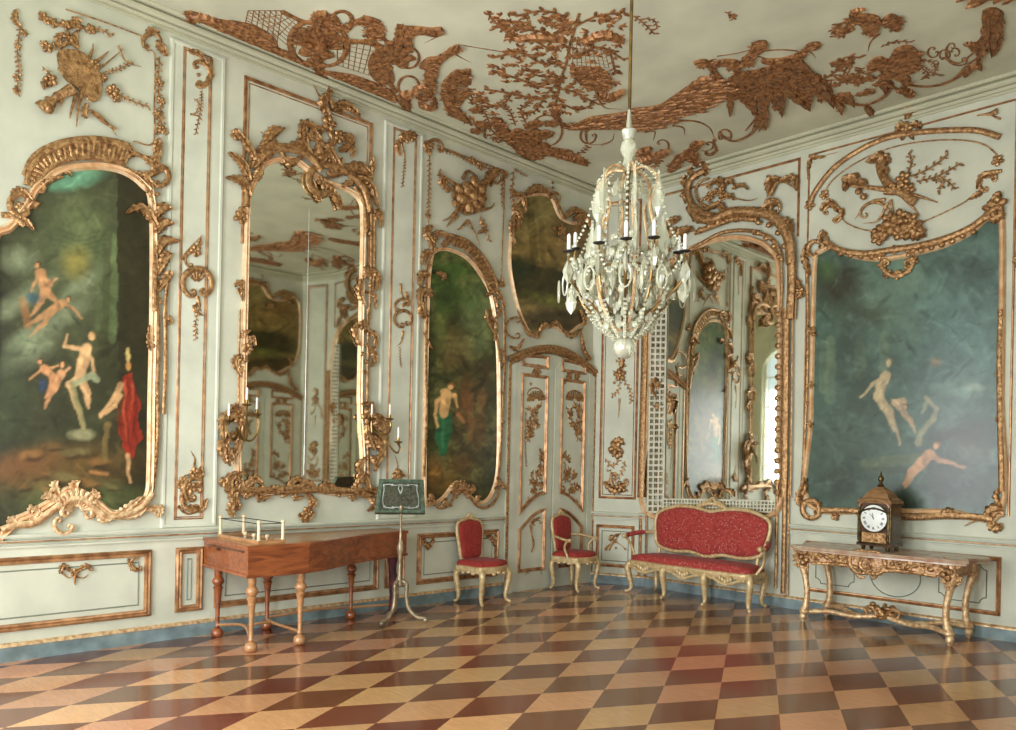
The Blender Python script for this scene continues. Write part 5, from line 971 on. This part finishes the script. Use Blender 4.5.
for sx in (-1, 1):
    for sy in (-1, 1):
        x, y = sx * (HL - .03), sy * (HD - .04); mb = MB()
        P = catmull([(x + sx * .02, y, ZT - .06), (x + sx * .045, y + sy * .01, ZT - .16), (x + sx * .01, y, ZT - .3), (x - sx * .015, y, ZT - .45), (x - sx * .01, y, .2), (x + sx * .01, y, .13)], 4)
        mb.tube(P, [.05, .05, .048, .046, .042, .04, .038, .036, .034, .032, .031, .03, .03, .03, .031, .032, .034, .036, .038, .04, .04][:len(P)], 10)
        mb.ball((x + sx * .01, y, .115), (.055, .05, .035)); mb.ball((x + sx * .02, y, .06), (.04, .04, .045)); mb.lathe([(.016, 0), (.026, .02), (.02, .05)], (x + sx * .02, y, 0), 10)
        for q in range(3): mb.ball((x + sx * .05, y - .02 + .02 * q, ZT - .17 - .03 * q), (.025, .025, .03))
        mb.build('leg', 'pale_gold', t)
sb = MB()
for s in (-1, 1):
    for y0 in (-1, 1): sb.tube(catmull([(s * (HL - .03), y0 * (HD - .05), .11), (s * .5, y0 * .16, .13), (s * .28, y0 * .05, .1), (s * .05, 0, .13)], 5), .026, 8)
sb.build('stretcher', 'pale_gold', t)
kn = MB(); random.seed(3)
for i in range(26): a = i * 2.4; kn.ball((.12 * math.cos(a) * (i % 5) / 4, .06 * math.sin(a), .13 + .012 * (i % 10)), (random.uniform(.02, .045), .03, random.uniform(.02, .035)))
for s in (-1, 1): kn.tube(catmull([(s * .02, -.03, .14), (s * .1, -.03, .22), (s * .17, -.02, .19), (s * .15, -.02, .13)], 5), .018, 7)
kn.build('stretcher_carving', 'gold', t)

# mantel clock
t = empty('mantel_clock', (3.93, -.42, ZT + .0045), -.14, label='bracket clock with white dial and domed bronze mounted case on console table', cat='clock')
cw, cdp = .165, .11
for sx in (-1, 1):
    for sy in (-1, 1): MB().lathe([(.012, 0), (.022, .012), (.02, .03), (.026, .045)], (sx * .13, sy * .08, 0), 10).build('foot', 'bronze', t)
Fc = Frame((0, -cdp, .045), (1, 0, 0), (0, 0, 1), (0, -1, 0))
body = MB().box((0, 0, .06), (2 * cw + .03, 2 * cdp + .03, .03)); body.box((0, 0, .268), (2 * cw - .01, 2 * cdp, .39)); body.box((0, 0, .468), (2 * cw + .03, 2 * cdp + .03, .02))
body.build('case', 'clock_wood', t, smooth=False)
dome = []
for z, k in ((.455, 1.03), (.48, 1.06), (.5, .98), (.52, .8), (.56, .68), (.60, .5), (.62, .3), (.635, .2)): dome.append((cw * k * 1.414, z + .02 * (1.6 - z * 2)))
V_ = []; 
dm = MB()
for r_0, z in dome:
    for a in range(4): V_.append((r_0 * math.cos(math.pi / 4 + a * math.pi / 2), r_0 * .72 * math.sin(math.pi / 4 + a * math.pi / 2), z))
dm.add(V_, [(i * 4 + a, i * 4 + (a + 1) % 4, i * 4 + 4 + (a + 1) % 4, i * 4 + 4 + a) for i in range(len(dome) - 1) for a in range(4)] + [(3, 2, 1, 0), tuple(range((len(dome) - 1) * 4, len(dome) * 4))])
dm.build('dome', 'hood_wood', t, smooth=False)
MB().lathe([(.02, .63), (.035, .65), (.015, .68), (.025, .71), (.03, .73), (.012, .76), (.006, .79), (.002, .8)], (0, 0, 0), 12).build('finial', 'bronze', t)
fm = MB()
ar_ = [(-cw + .01, .02), (cw - .01, .02), (cw - .01, .34)] + [(cw - .01 - (2 * cw - .02) * i / 12, .34 + .045 * math.sin(math.pi * i / 12)) for i in range(1, 12)] + [(-cw + .01, .34)]
fm.mould(Fc, ar_, [(-.004, 0), (-.004, .02), (.006, .026), (.016, .018), (.016, 0)])
for s in (-1, 1): fm.tube([(s * cw, -cdp, .09), (s * cw, -cdp, .44)], .014, 8); fm.lathe([(.016, 0), (.02, .02), (.008, .04), (.014, .055), (.003, .08)], (s * (cw - .01), -cdp + .01, .455), 8); fm.lathe([(.016, 0), (.02, .02), (.008, .04), (.014, .055), (.003, .08)], (s * (cw - .01), cdp - .01, .455), 8)
fm.build('bronze_mounts', 'bronze', t)
ah = MB().tube([(-cw * .95 * math.cos(i * math.pi / 12), -cdp - .012, .44 + .075 * math.sin(i * math.pi / 12)) for i in range(13)], .016, 8); ah.build('arched_hood', 'hood_wood', t)
dl = MB().lathe([(.138, 0), (.138, .012), (.132, .016), (.0, .017)], (0, -cdp - .002, .325), 32, axis=(0, -1, 0)).build('dial', 'enamel_white', t)
bz = MB().tube([(math.cos(a * .2618) * .14, -cdp - .012, .325 + math.sin(a * .2618) * .14) for a in range(24)], .007, 6, closed=True).build('dial_ring', 'bronze', dl)
nm = MB(); Fn = Frame((0, -cdp - .0195, .325), (1, 0, 0), (0, 0, 1), (0, -1, 0)); ROM = ['XII', 'I', 'II', 'III', 'IIII', 'V', 'VI', 'VII', 'VIII', 'IX', 'X', 'XI']
def bar2(cx, cy, an, x0, y0, x1, y1, w):
    ca, sa = math.cos(an), math.sin(an); q = Vector((x1 - x0, y1 - y0)); nn = Vector((-q.y, q.x)).normalized() * w
    nm.prism(Fn, [(cx + x * ca - y * sa, cy + x * sa + y * ca) for x, y in ((x0 - nn.x, y0 - nn.y), (x1 - nn.x, y1 - nn.y), (x1 + nn.x, y1 + nn.y), (x0 + nn.x, y0 + nn.y))], 0, .002)
for h in range(12):
    nm = MB(); an = -h * math.pi / 6; cx_, cy_ = .1 * math.sin(-an), .1 * math.cos(an); s_ = ROM[h]; wd_ = {'I': .008, 'V': .014, 'X': .014}; tot = sum(wd_[c] for c in s_); x = -tot / 2
    for c in s_:
        w_ = wd_[c]; xm = x + w_ / 2
        if c == 'I': bar2(cx_, cy_, an, xm, -.013, xm, .013, .0022)
        if c == 'V': bar2(cx_, cy_, an, xm - .005, .013, xm, -.013, .002); bar2(cx_, cy_, an, xm + .005, .013, xm, -.013, .0014)
        if c == 'X': bar2(cx_, cy_, an, xm - .005, .013, xm + .005, -.013, .002); bar2(cx_, cy_, an, xm + .005, .013, xm - .005, -.013, .0014)
        x += w_
    nm.build('numeral', 'black_ink', dl, smooth=False)
hd = MB(); nm = hd; bar2(0, 0, 0, 0, -.012, -.012, .052, .003); bar2(0, 0, 0, 0, 0, -.04, .045, .0022); nm.prism(Fn, [(.006 * math.cos(a), .006 * math.sin(a)) for a in range(6)], 0, .004)
hd.build('hands', 'black_ink', dl, smooth=False)
pl_ = MB().box((0, -cdp - .004, .128), (.25, .012, .1)); pl_.build('brass_plate', 'gold', t, smooth=False)

# ------------------------------------------------------------------ gilt relief on the ceiling
def ceil(text, name, label, cat='ceiling relief', rise=.55, **k): return carving(FC, text, name, label, cat, 'ceiling_gold', .0, rise, **k)
K1 = ceil('v B; P 10 80,40 175,70 300,88 390,132 410,178 480,205 530,250 600,270 700,285 800,320 860,352 858,384 760,350 600,290 400,212 250,150 170,100 60,55; E 16 175,78 230,90 290,95 390,140 415,185 480,208; N 7 5 4 300,40 440,40 505,95 480,200; N 6 5 4 300,40 430,42 410,170 290,85; N 8 6 4 640,150 850,190 800,300 645,250; E 22 430,40 500,75 560,90; E 26 600,110 650,145 760,160 800,175 860,195; E 12 640,130 700,165 770,150 850,200; '
 'F 70 560,190; H 80 200 150 9 530,180; H 80 200 150 9 600,190; F 44 560,240; C 80 80 200 24 540,160; C 80 260 200 22 600,170; B 26 520,190 570,215; L 60 7 560,110 570,60 600,40; L 60 7 560,250 590,290 600,320; P 8 560,50 640,60 660,95 700,80 760,60 810,90 820,130 790,150 750,130 760,100 720,90 680,110 620,120 570,90; C 40 200 240 18 660,80; E 22 740,60 800,80 815,130; '
 'H 90 120 220 9 860,240; C 70 90 260 22 840,250; E 20 800,320 820,230 860,200; L 60 7 180,75 90,60 80,100; L 40 5 90,60 110,90 100,110', 'lattice_cartouche', 'gilt lattice and shell cartouche along the left ceiling edge')
K2 = ceil('v C; P 12 65,100 110,98 150,100 200,105 235,102 240,118 210,132 170,125 135,128 120,150 130,185 118,188 100,150 88,160 70,185 60,175 70,140; B 13 225,112; T 10 235,130 210,145 170,165', 'hound_relief', 'gilt running hound figure near the left ceiling edge, upper one')
K3 = ceil('v C; P 12 150,250 180,220 215,215 245,200 270,180 300,170 305,190 275,205 245,225 225,250 215,290 210,330 190,370 165,385 150,400 165,350 180,310 170,290 175,260; T 10 280,200 310,220 350,240; T 12 250,200 280,190 300,180; B 13 290,180', 'hound_relief', 'gilt leaping hound figure near the left ceiling edge, lower one')
K4 = ceil('v C; C 60 90 260 30 30,240; H 60 120 220 9 20,250; C 40 300 250 12 110,220; C 40 120 250 12 110,330; L 60 7 110,420 90,370 150,340; L 50 6 130,340 180,330 200,360; L 44 6 150,400 200,410 210,370; E 16 60,190 20,150 -10,120; E 20 60,350 30,300 20,250; T 18 120,440 110,390 150,350; F 26 160,370; L 50 7 60,185 80,110 65,90; C 30 20 240 10 180,390', 'scroll_cartouche', 'gilt C scroll cartouche at the end of the ceiling lattice')
K5 = ceil('v C; P 12 235,330 260,290 300,265 345,290 310,300 285,340 290,390 320,430 340,460 300,450 260,420 240,375; H 90 130 130 9 350,340; E 8 300,280 275,340 300,420; G 26 340,350 370,400 400,430 420,470; G 26 330,470 380,480 430,500 460,540; G 24 360,400 330,360 350,340; F 30 370,420 390,380 400,480 370,500; R 22 26 330,350 400,360 470,480 450,540 340,470; G 20 400,410 450,400 510,350', 'shell_spray', 'crescent shaped gilt shell with sprays on the ceiling')
K6 = ceil('v C; P 12 430,450 470,460 500,500 530,490 570,510 600,540 640,560 700,570 740,580 730,610 690,600 640,590 600,605 560,600 520,570 500,540 460,520; F 60 560,530; F 50 610,510; H 60 180 200 9 560,560; H 50 0 200 7 600,560; C 40 120 300 12 440,510; L 60 7 700,590 740,600 800,620; L 50 7 630,570 690,590 740,600; G 22 740,600 780,580 800,560; G 22 740,600 780,610 800,630; C 60 180 280 10 640,500; F 34 660,470 640,510 600,470 580,480; G 24 520,480 500,430 470,400; G 26 560,470 540,420 580,390; L 44 6 460,450 480,520 520,560; B 20 560,520 590,540 630,550', 'flower_cartouche', 'gilt flower cluster cartouche above the narrow painting on ceiling')
tree = 'v C; E 12 765,50 735,150 715,240 690,320 675,400; G 44 720,180 650,130 560,110 430,100; G 44 700,240 620,240 540,200 430,220; G 44 690,300 600,320 530,300 440,270; G 44 680,360 600,380 520,360 400,340; G 44 740,120 700,60 620,40 520,60; G 44 750,100 830,60 900,50 940,45; G 40 735,160 800,140 870,130 940,150; G 40 720,220 780,200 850,180 940,230; G 40 690,340 740,350 800,380 840,400; G 34 700,300 640,360 600,420 560,440; G 34 510,350 470,400 400,410; G 40 560,130 620,170 660,190; G 36 620,60 660,90 720,100; G 40 640,410 700,400 760,420 820,400; L 50 7 520,150 600,140 720,150; L 60 7 780,160 860,130 940,150; L 60 7 840,350 880,370 940,340; G 34 880,180 900,260 910,280; G 30 450,90 520,80 580,90; G 40 560,260 610,290 660,290; G 30 420,60 470,110 520,150; R 75 34 430,80 560,50 720,60 690,200 660,330 560,350 440,300 430,200 520,180; R 70 34 700,60 940,50 940,150 850,260 930,330 800,420 680,440 560,440 500,360 660,350 690,250; R 16 30 400,40 520,50 560,120 470,120'
K7 = ceil(tree, 'tree_relief', 'gilt leafy tree relief on the ceiling left of the chandelier rod')
K8 = ceil('v C; P 10 730,260 790,255 850,260 885,290 890,330 850,345 800,330 750,300; F 30 780,290 830,300 860,320; N 8 6 3 740,170 860,180 880,260 740,250; E 6 640,240 700,240 740,260; E 5 300,170 420,190 520,205 640,210', 'basket_relief', 'golden net basket relief hanging in the ceiling tree')
K9 = ceil('v C; P 10 46 5 690,465 740,478 800,450 860,440 930,430 1010,420 1010,495 930,490 860,490 800,490 740,492 700,480; E 10 740,486 820,455 930,440; E 8 780,488 860,470 940,460; L 44 5 690,470 670,420 700,400; C 30 0 260 10 800,520; T 12 830,350 860,410 930,420; T 12 790,500 800,550 850,555; T 10 850,555 890,540 900,510', 'feather_horn', 'pointed gilt horn of feathers left of the chandelier rod')
K10 = ceil('v D; P 10 46 20 120,420 180,410 230,400 270,375 320,340 370,310 420,300 480,310 490,340 460,370 420,395 370,420 310,435 260,470 210,488 120,490; E 8 220,410 300,365 380,325 470,315; E 8 230,430 310,395 390,355 470,335; E 8 240,450 320,425 400,385 450,365; E 8 130,450 180,455 230,470; L 44 5 330,350 400,300 480,305; T 14 300,460 370,465 420,490 440,530; T 14 440,530 430,570 390,580; C 26 260 220 10 420,570; T 12 170,505 210,505 205,540; T 12 280,480 320,490 325,520; C 24 220 240 8 240,560', 'feather_horn', 'fat gilt plumed horn right of the chandelier rod on the ceiling')
K11 = ceil('v D; P 12 40 -70 495,310 520,280 580,270 640,255 700,240 760,225 800,250 840,300 880,330 885,380 890,400 860,370 850,390 830,350 815,375 805,415 790,375 770,380 765,350 740,350 720,320 700,310 715,360 710,400 700,440 690,400 670,420 665,380 640,400 650,440 640,490 630,470 610,500 610,470 580,510 600,450 615,400 600,360 600,440 585,420 560,400 540,370 500,380 505,340; '
 'E 16 540,305 590,310 630,340 645,390 630,440 600,490 560,525 510,540 470,520 460,510; E 9 545,320 590,325 618,360 618,410 600,450 560,500; B 7 560,300 580,303 600,310 618,325 632,345 640,370 642,395 636,420; L 60 5 700,310 730,350 810,410; L 60 5 790,270 850,320 900,400; L 50 5 640,270 690,350 700,440; L 50 5 560,280 580,380 590,430; C 24 150 240 10 480,520; L 44 5 880,360 920,400 930,430; E 8 880,370 940,385 1000,400; L 40 5 500,300 500,380 500,440', 'wing_relief', 'spread gilt bat wing with beaded scroll on the ceiling')
K12 = ceil('v D; T 24 470,310 420,240 450,225; P 12 360,235 400,225 430,235 480,225 530,230 545,250 530,275 510,260 480,245 440,250 425,290 420,255 385,245; B 12 370,236; P 12 540,230 570,200 590,160 640,155 635,185 600,200 590,240 560,245; B 11 610,170; E 6 450,215 520,205 580,190; E 7 610,195 700,190 760,195; P 10 620,225 700,220 770,195 800,165 845,160 840,180 800,190 790,210 720,240 640,240; B 12 820,170; T 8 800,190 820,210 830,225; E 6 545,220 600,215 640,225', 'figures_relief', 'gilt reclining figures on top of the spread ceiling wing')
K13 = ceil('v D; L 60 7 130,620 200,600 270,570; L 50 6 140,590 180,570 190,560; P 8 260,650 290,600 330,580 350,550 370,540 360,580 380,590 360,620 320,610 290,650; L 40 6 360,620 400,650 410,700; C 40 180 240 14 390,660; L 44 6 330,720 380,660 400,640; F 30 400,690 360,700; T 14 450,575 420,590 390,575; L 40 6 360,580 380,550 400,540; F 24 340,580 300,620; G 22 160,660 200,610 240,600; R 12 26 140,600 200,580 240,610 150,680; E 14 270,650 300,600; F 22 160,630', 'flower_cartouche', 'gilt scroll and flame ornament in the ceiling corner behind chandelier')
K14 = ceil('v E; P 12 370,60 420,50 470,60 480,90 450,130 420,120 400,90; P 10 480,80 520,50 560,75 550,115 510,100; G 34 380,90 320,90 290,130; G 26 370,80 340,110 300,140; R 10 26 290,120 370,60 380,110 310,150; T 12 470,130 440,160 430,200; F 30 420,80 350,110; L 36 5 380,60 380,40 420,30; C 24 0 250 10 385,60', 'bouquet_relief', 'small gilt flower basket near the top of ceiling at upper right')
K15 = ceil('v E; G 34 260,300 310,270 340,220 400,220; G 34 300,330 350,300 410,290; G 30 320,330 350,250; E 6 300,335 350,310 400,290; E 6 330,320 370,250; R 18 26 260,300 340,220 420,220 430,300 330,370; G 30 350,320 390,280 400,260; F 28 350,240 310,240 370,290 395,310 330,365 430,350', 'leaf_spray', 'gilt leafy twigs at the tip of the spread ceiling wing')
K16 = ceil('v E; P 12 425,270 440,230 480,215 510,225 530,190 580,170 620,190 635,230 610,270 580,280 590,320 560,310 530,290 500,310 480,300 490,260 450,250 435,290; F 50 590,210; F 44 550,240; F 30 500,280; H 50 180 180 8 480,270; C 40 0 260 14 550,300; G 22 480,180 530,160 600,160; G 24 620,250 660,280 650,300; G 22 630,230 680,240 690,270; L 44 6 560,330 590,360 610,350; F 24 440,300 470,320', 'fruit_basket_relief', 'heaped gilt flower basket relief over the right cornice')
K17 = ceil('v E; E 16 270,380 320,385 380,400 440,395 490,370 520,335; E 14 560,320 640,330 720,320 790,285 850,240; L 44 6 300,390 340,360 380,400; F 30 430,350; L 36 6 420,400 440,430 450,440; L 44 6 500,350 490,310 530,320; L 36 6 540,345 580,350 600,340; G 18 270,390 310,400 320,430; F 20 330,370 400,360', 'scroll_band', 'gilt S scroll band above the right wall cornice')
K18 = ceil('v E; P 10 36 -80 870,40 945,40 945,160 910,210 905,160 890,200 880,180 860,230 840,260 850,200 830,180 870,130; E 12 850,220 810,250 760,300 700,325; L 50 5 940,40 920,130 905,210; L 50 5 890,40 880,160 850,240; C 50 60 160 10 780,200; E 10 720,220 780,240 850,190; T 14 860,260 850,240 870,200; L 40 6 800,290 840,250 870,260; L 36 5 800,165 830,170 850,190', 'wing_relief', 'gilt wing relief at the right edge of the ceiling')
K19 = ceil('v E; C 20 0 280 8 680,200; C 20 120 280 8 725,210; C 16 200 240 7 765,200; G 14 640,250 680,280 720,290; T 8 680,290 700,240 680,230', 'tendril_relief', 'thin gilt tendril curls between fruit basket and right wing')
ceil('v D; G 26 130,60 170,90 210,130; G 22 170,70 210,80 220,110', 'leaf_spray', 'gilt leaf spray on the ceiling just right of the chandelier rod')
ceil('v D; G 22 480,45 510,60 510,75; F 18 510,60', 'leaf_spray', 'tiny lone gilt leaf on bare ceiling above the reclining figures')
for o in (K7, K13, K6, K1, K9, K10):   # the design repeats in the ceiling's other far corner, seen in the tall mirror
    c = flip(o); c['label'] = {K7: 'gilt leafy tree relief', K11: 'gilt bat wing relief', K10: 'fat gilt plumed horn relief', K9: 'pointed gilt feather horn', K13: 'gilt flame ornament', K6: 'gilt flower cluster', K1: 'gilt lattice cartouche'}[o] + ' of the far right ceiling corner, seen reflected in tall mirror'
# twins on the right hand side, seen in the tall mirror
def twin(o, label): c = flip(o); c['label'] = label; return c
twin(overdoor, 'overdoor landscape painting of the right wall, seen reflected in tall mirror')
twin(trellism, 'trellis bordered mirror at the right end of the back wall, seen as reflection')
for o, n in ((c1, 'high flower spray'), (c2, 'low bouquet'), (c3, 'small low sprig')): twin(o, 'gilt %s of the right corner panel, seen reflected in tall mirror' % n)

# ------------------------------------------------------------------ chandelier in the middle of the room
cx, cy = 3.917, -4.703
PX = 1 / 155.
def zc(y): return 1.6 - (y - 461.5) * PX
t = empty('chandelier', (cx, cy, 0), 0, label='large crystal chandelier with candles hanging in the middle of the room', cat='chandelier')
MB().tube([(0, 0, zc(136)), (0, 0, RH)], .011, 8).lathe([(.012, 0), (.05, .04), (.07, .08)], (0, 0, RH - .08), 12).build('hanging_rod', 'brass', t)
MB().lathe([(.004, zc(352)), (.02, zc(350)), (.012, zc(344)), (.01, zc(322)), (.03, zc(318)), (.05, zc(312)), (.02, zc(304)), (.012, zc(290)), (.02, zc(250)), (.03, zc(235)), (.012, zc(220)), (.01, zc(176)), (.02, zc(168)), (.012, zc(160))], (0, 0, 0), 12).build('stem', 'brass', t)
MB().lathe([(.01, zc(168)), (.05, zc(164)), (.035, zc(158)), (.03, zc(154)), (.055, zc(147)), (.05, zc(140)), (.03, zc(136)), (.045, zc(131)), (.05, zc(127)), (.02, zc(124)), (.012, zc(108)), (.006, zc(100))], (0, 0, 0), 12).build('crown', 'crystal', t)
MB().ball((0, 0, zc(343)), .075, n=14, m=10).build('bottom_ball', 'crystal', t)
# lyre shaped cage
for k in range(6):
    a = k * math.pi / 3 + .35; c, s = math.cos(a), math.sin(a)
    prof = [(.03, 166), (.11, 165), (.19, 176), (.175, 192), (.15, 205), (.2, 240), (.235, 270), (.22, 296), (.13, 318), (.03, 326)]
    P = catmull([(r * c, r * s, zc(y)) for r, y in prof], 5); MB().tube(P, .010, 6).build('cage_rib', 'pale_gold', t)
ring = MB().tube([(.235 * math.cos(i * .2618), .235 * math.sin(i * .2618), zc(268)) for i in range(24)], .008, 6, closed=True); ring.build('cage_ring', 'brass', t)
# crystal drops, one mesh each kind shared by its copies
def drop(w, h, mb=None, n=6):
    return MB().lathe([(.002, 0), (w * .25, -h * .06), (w * .2, -h * .12), (w, -h * .55), (w * .75, -h * .8), (.002, -h)], (0, 0, 0), n, sy=.45)
KD = {}
def put(kind, loc, rz, w, h):
    if kind not in KD:
        o = drop(w, h).build(kind, 'crystal', t, smooth=False); KD[kind] = o
    else:
        o = KD[kind].copy(); COL.objects.link(o); o.parent = t
    o.location = loc; o.rotation_euler = (0, 0, rz)
random.seed(11)
for k in range(6):
    a = k * math.pi / 3 + .35; c, s = math.cos(a), math.sin(a)
    put('crystal_spear', (.2 * c, .2 * s, zc(170)), a, .045, .30)
    put('crystal_spear', (.235 * c, .235 * s, zc(214)), a, .045, .30)
for k in range(12):
    a = k * math.pi / 6; c, s = math.cos(a), math.sin(a); put('crystal_pendant', (.17 * c, .17 * s, zc(286)), a, .036, .15); put('crystal_pendant', (.27 * c, .27 * s, zc(262)), a + .2, .036, .15)
for k in range(8):
    a = k * math.pi / 4 + .2; c, s = math.cos(a), math.sin(a); put('crystal_pendant', (.1 * c, .1 * s, zc(300)), a, .036, .15)
for k in range(8):
    a = k * math.pi / 4 + .5; c, s = math.cos(a), math.sin(a); put('crystal_almond', (.08 * c, .08 * s, zc(176)), a, .03, .1)
# candle arms
for k in range(12):
    up = k % 2; a = k * math.pi / 6 + .12; c, s = math.cos(a), math.sin(a); R_ = .33 if up else .41; zt_ = zc((246 if up else 257) + 5 * math.sin(k * 2.3))
    P = catmull([(.03 * c, .03 * s, zc(300)), (.14 * c, .14 * s, zc(312)), (.27 * c, .27 * s, zc(300)), ((R_ - .01) * c, (R_ - .01) * s, zt_ - .16), (R_ * c, R_ * s, zt_ - .01)], 5)
    arm = MB().tube(P, .009, 6).build('candle_arm', 'brass', t)
    MB().lathe([(.006, -.01), (.016, -.006), (.036, .0), (.038, .005), (.01, .007)], (R_ * c, R_ * s, zt_), 14).build('drip_pan', 'dark_iron', arm)
    MB().lathe([(.012, .007), (.0115, .1), (.008, .108), (.002, .113)], (R_ * c, R_ * s, zt_), 8).build('candle', 'candle_wax', arm)
    put('crystal_teardrop', (R_ * c, R_ * s, zt_ - .03), a, .04, .17)
    a2 = a + .26; put('crystal_teardrop', ((R_ - .04) * math.cos(a2), (R_ - .04) * math.sin(a2), zt_ - .12), a2, .04, .17)
# loops of beads between the arms and swags up to the crown: nobody could count the beads
bd = MB()
def beads(P, r, n):
    P = catmull(P, n)
    for p in P: bd.ball(p, r, n=5, m=4)
for k in range(12):
    a, b = k * math.pi / 6 + .12, (k + 1) * math.pi / 6 + .12; r1 = .33 if k % 2 else .41; r2 = .41 if k % 2 else .33; m_ = (a + b) / 2
    beads([(r1 * math.cos(a), r1 * math.sin(a), zc(258)), (.36 * math.cos(m_), .36 * math.sin(m_), zc(280)), (r2 * math.cos(b), r2 * math.sin(b), zc(258))], .011, 6)
    if k % 2 == 0: beads([(.41 * math.cos(a), .41 * math.sin(a), zc(256)), (.3 * math.cos(a), .3 * math.sin(a), zc(228)), (.2 * math.cos(a), .2 * math.sin(a), zc(180)), (.06 * math.cos(a), .06 * math.sin(a), zc(160))], .010, 8)
    beads([(.3 * math.cos(a), .3 * math.sin(a), zc(290)), (.2 * math.cos(a), .2 * math.sin(a), zc(318)), (.08 * math.cos(a), .08 * math.sin(a), zc(334))], .012, 7)
for k in range(6):
    a = k * math.pi / 3 + .35
    for q in range(14): y = 185 + q * 8; r = .17 + .06 * (q / 14); bd.ball((r * math.cos(a + .05), r * math.sin(a + .05), zc(y)), random.uniform(.012, .02), n=5, m=4)
for q in range(330):
    a = random.random() * 6.28; y = random.uniform(236, 325); r = (.30 if y < 300 else .2) * random.uniform(.5, 1); bd.ball((r * math.cos(a), r * math.sin(a), zc(y)), (random.uniform(.012, .024),) * 2 + (random.uniform(.018, .034),), n=5, m=4)
bd.build('bead_strings', 'crystal', t, smooth=False, kind='stuff')
# long hanging loops at the rim
for k in range(12):
    a = k * math.pi / 6 + .12; R_ = .43; c, s = math.cos(a), math.sin(a); P = [(R_ * c - s * .035 * math.sin(q * .5236) , R_ * s + c * .035 * math.sin(q * .5236), zc(285) - .07 * math.cos(q * .5236) - .01) for q in range(12)]
    MB().tube(P, .006, 5, closed=True).build('crystal_loop', 'crystal', t)
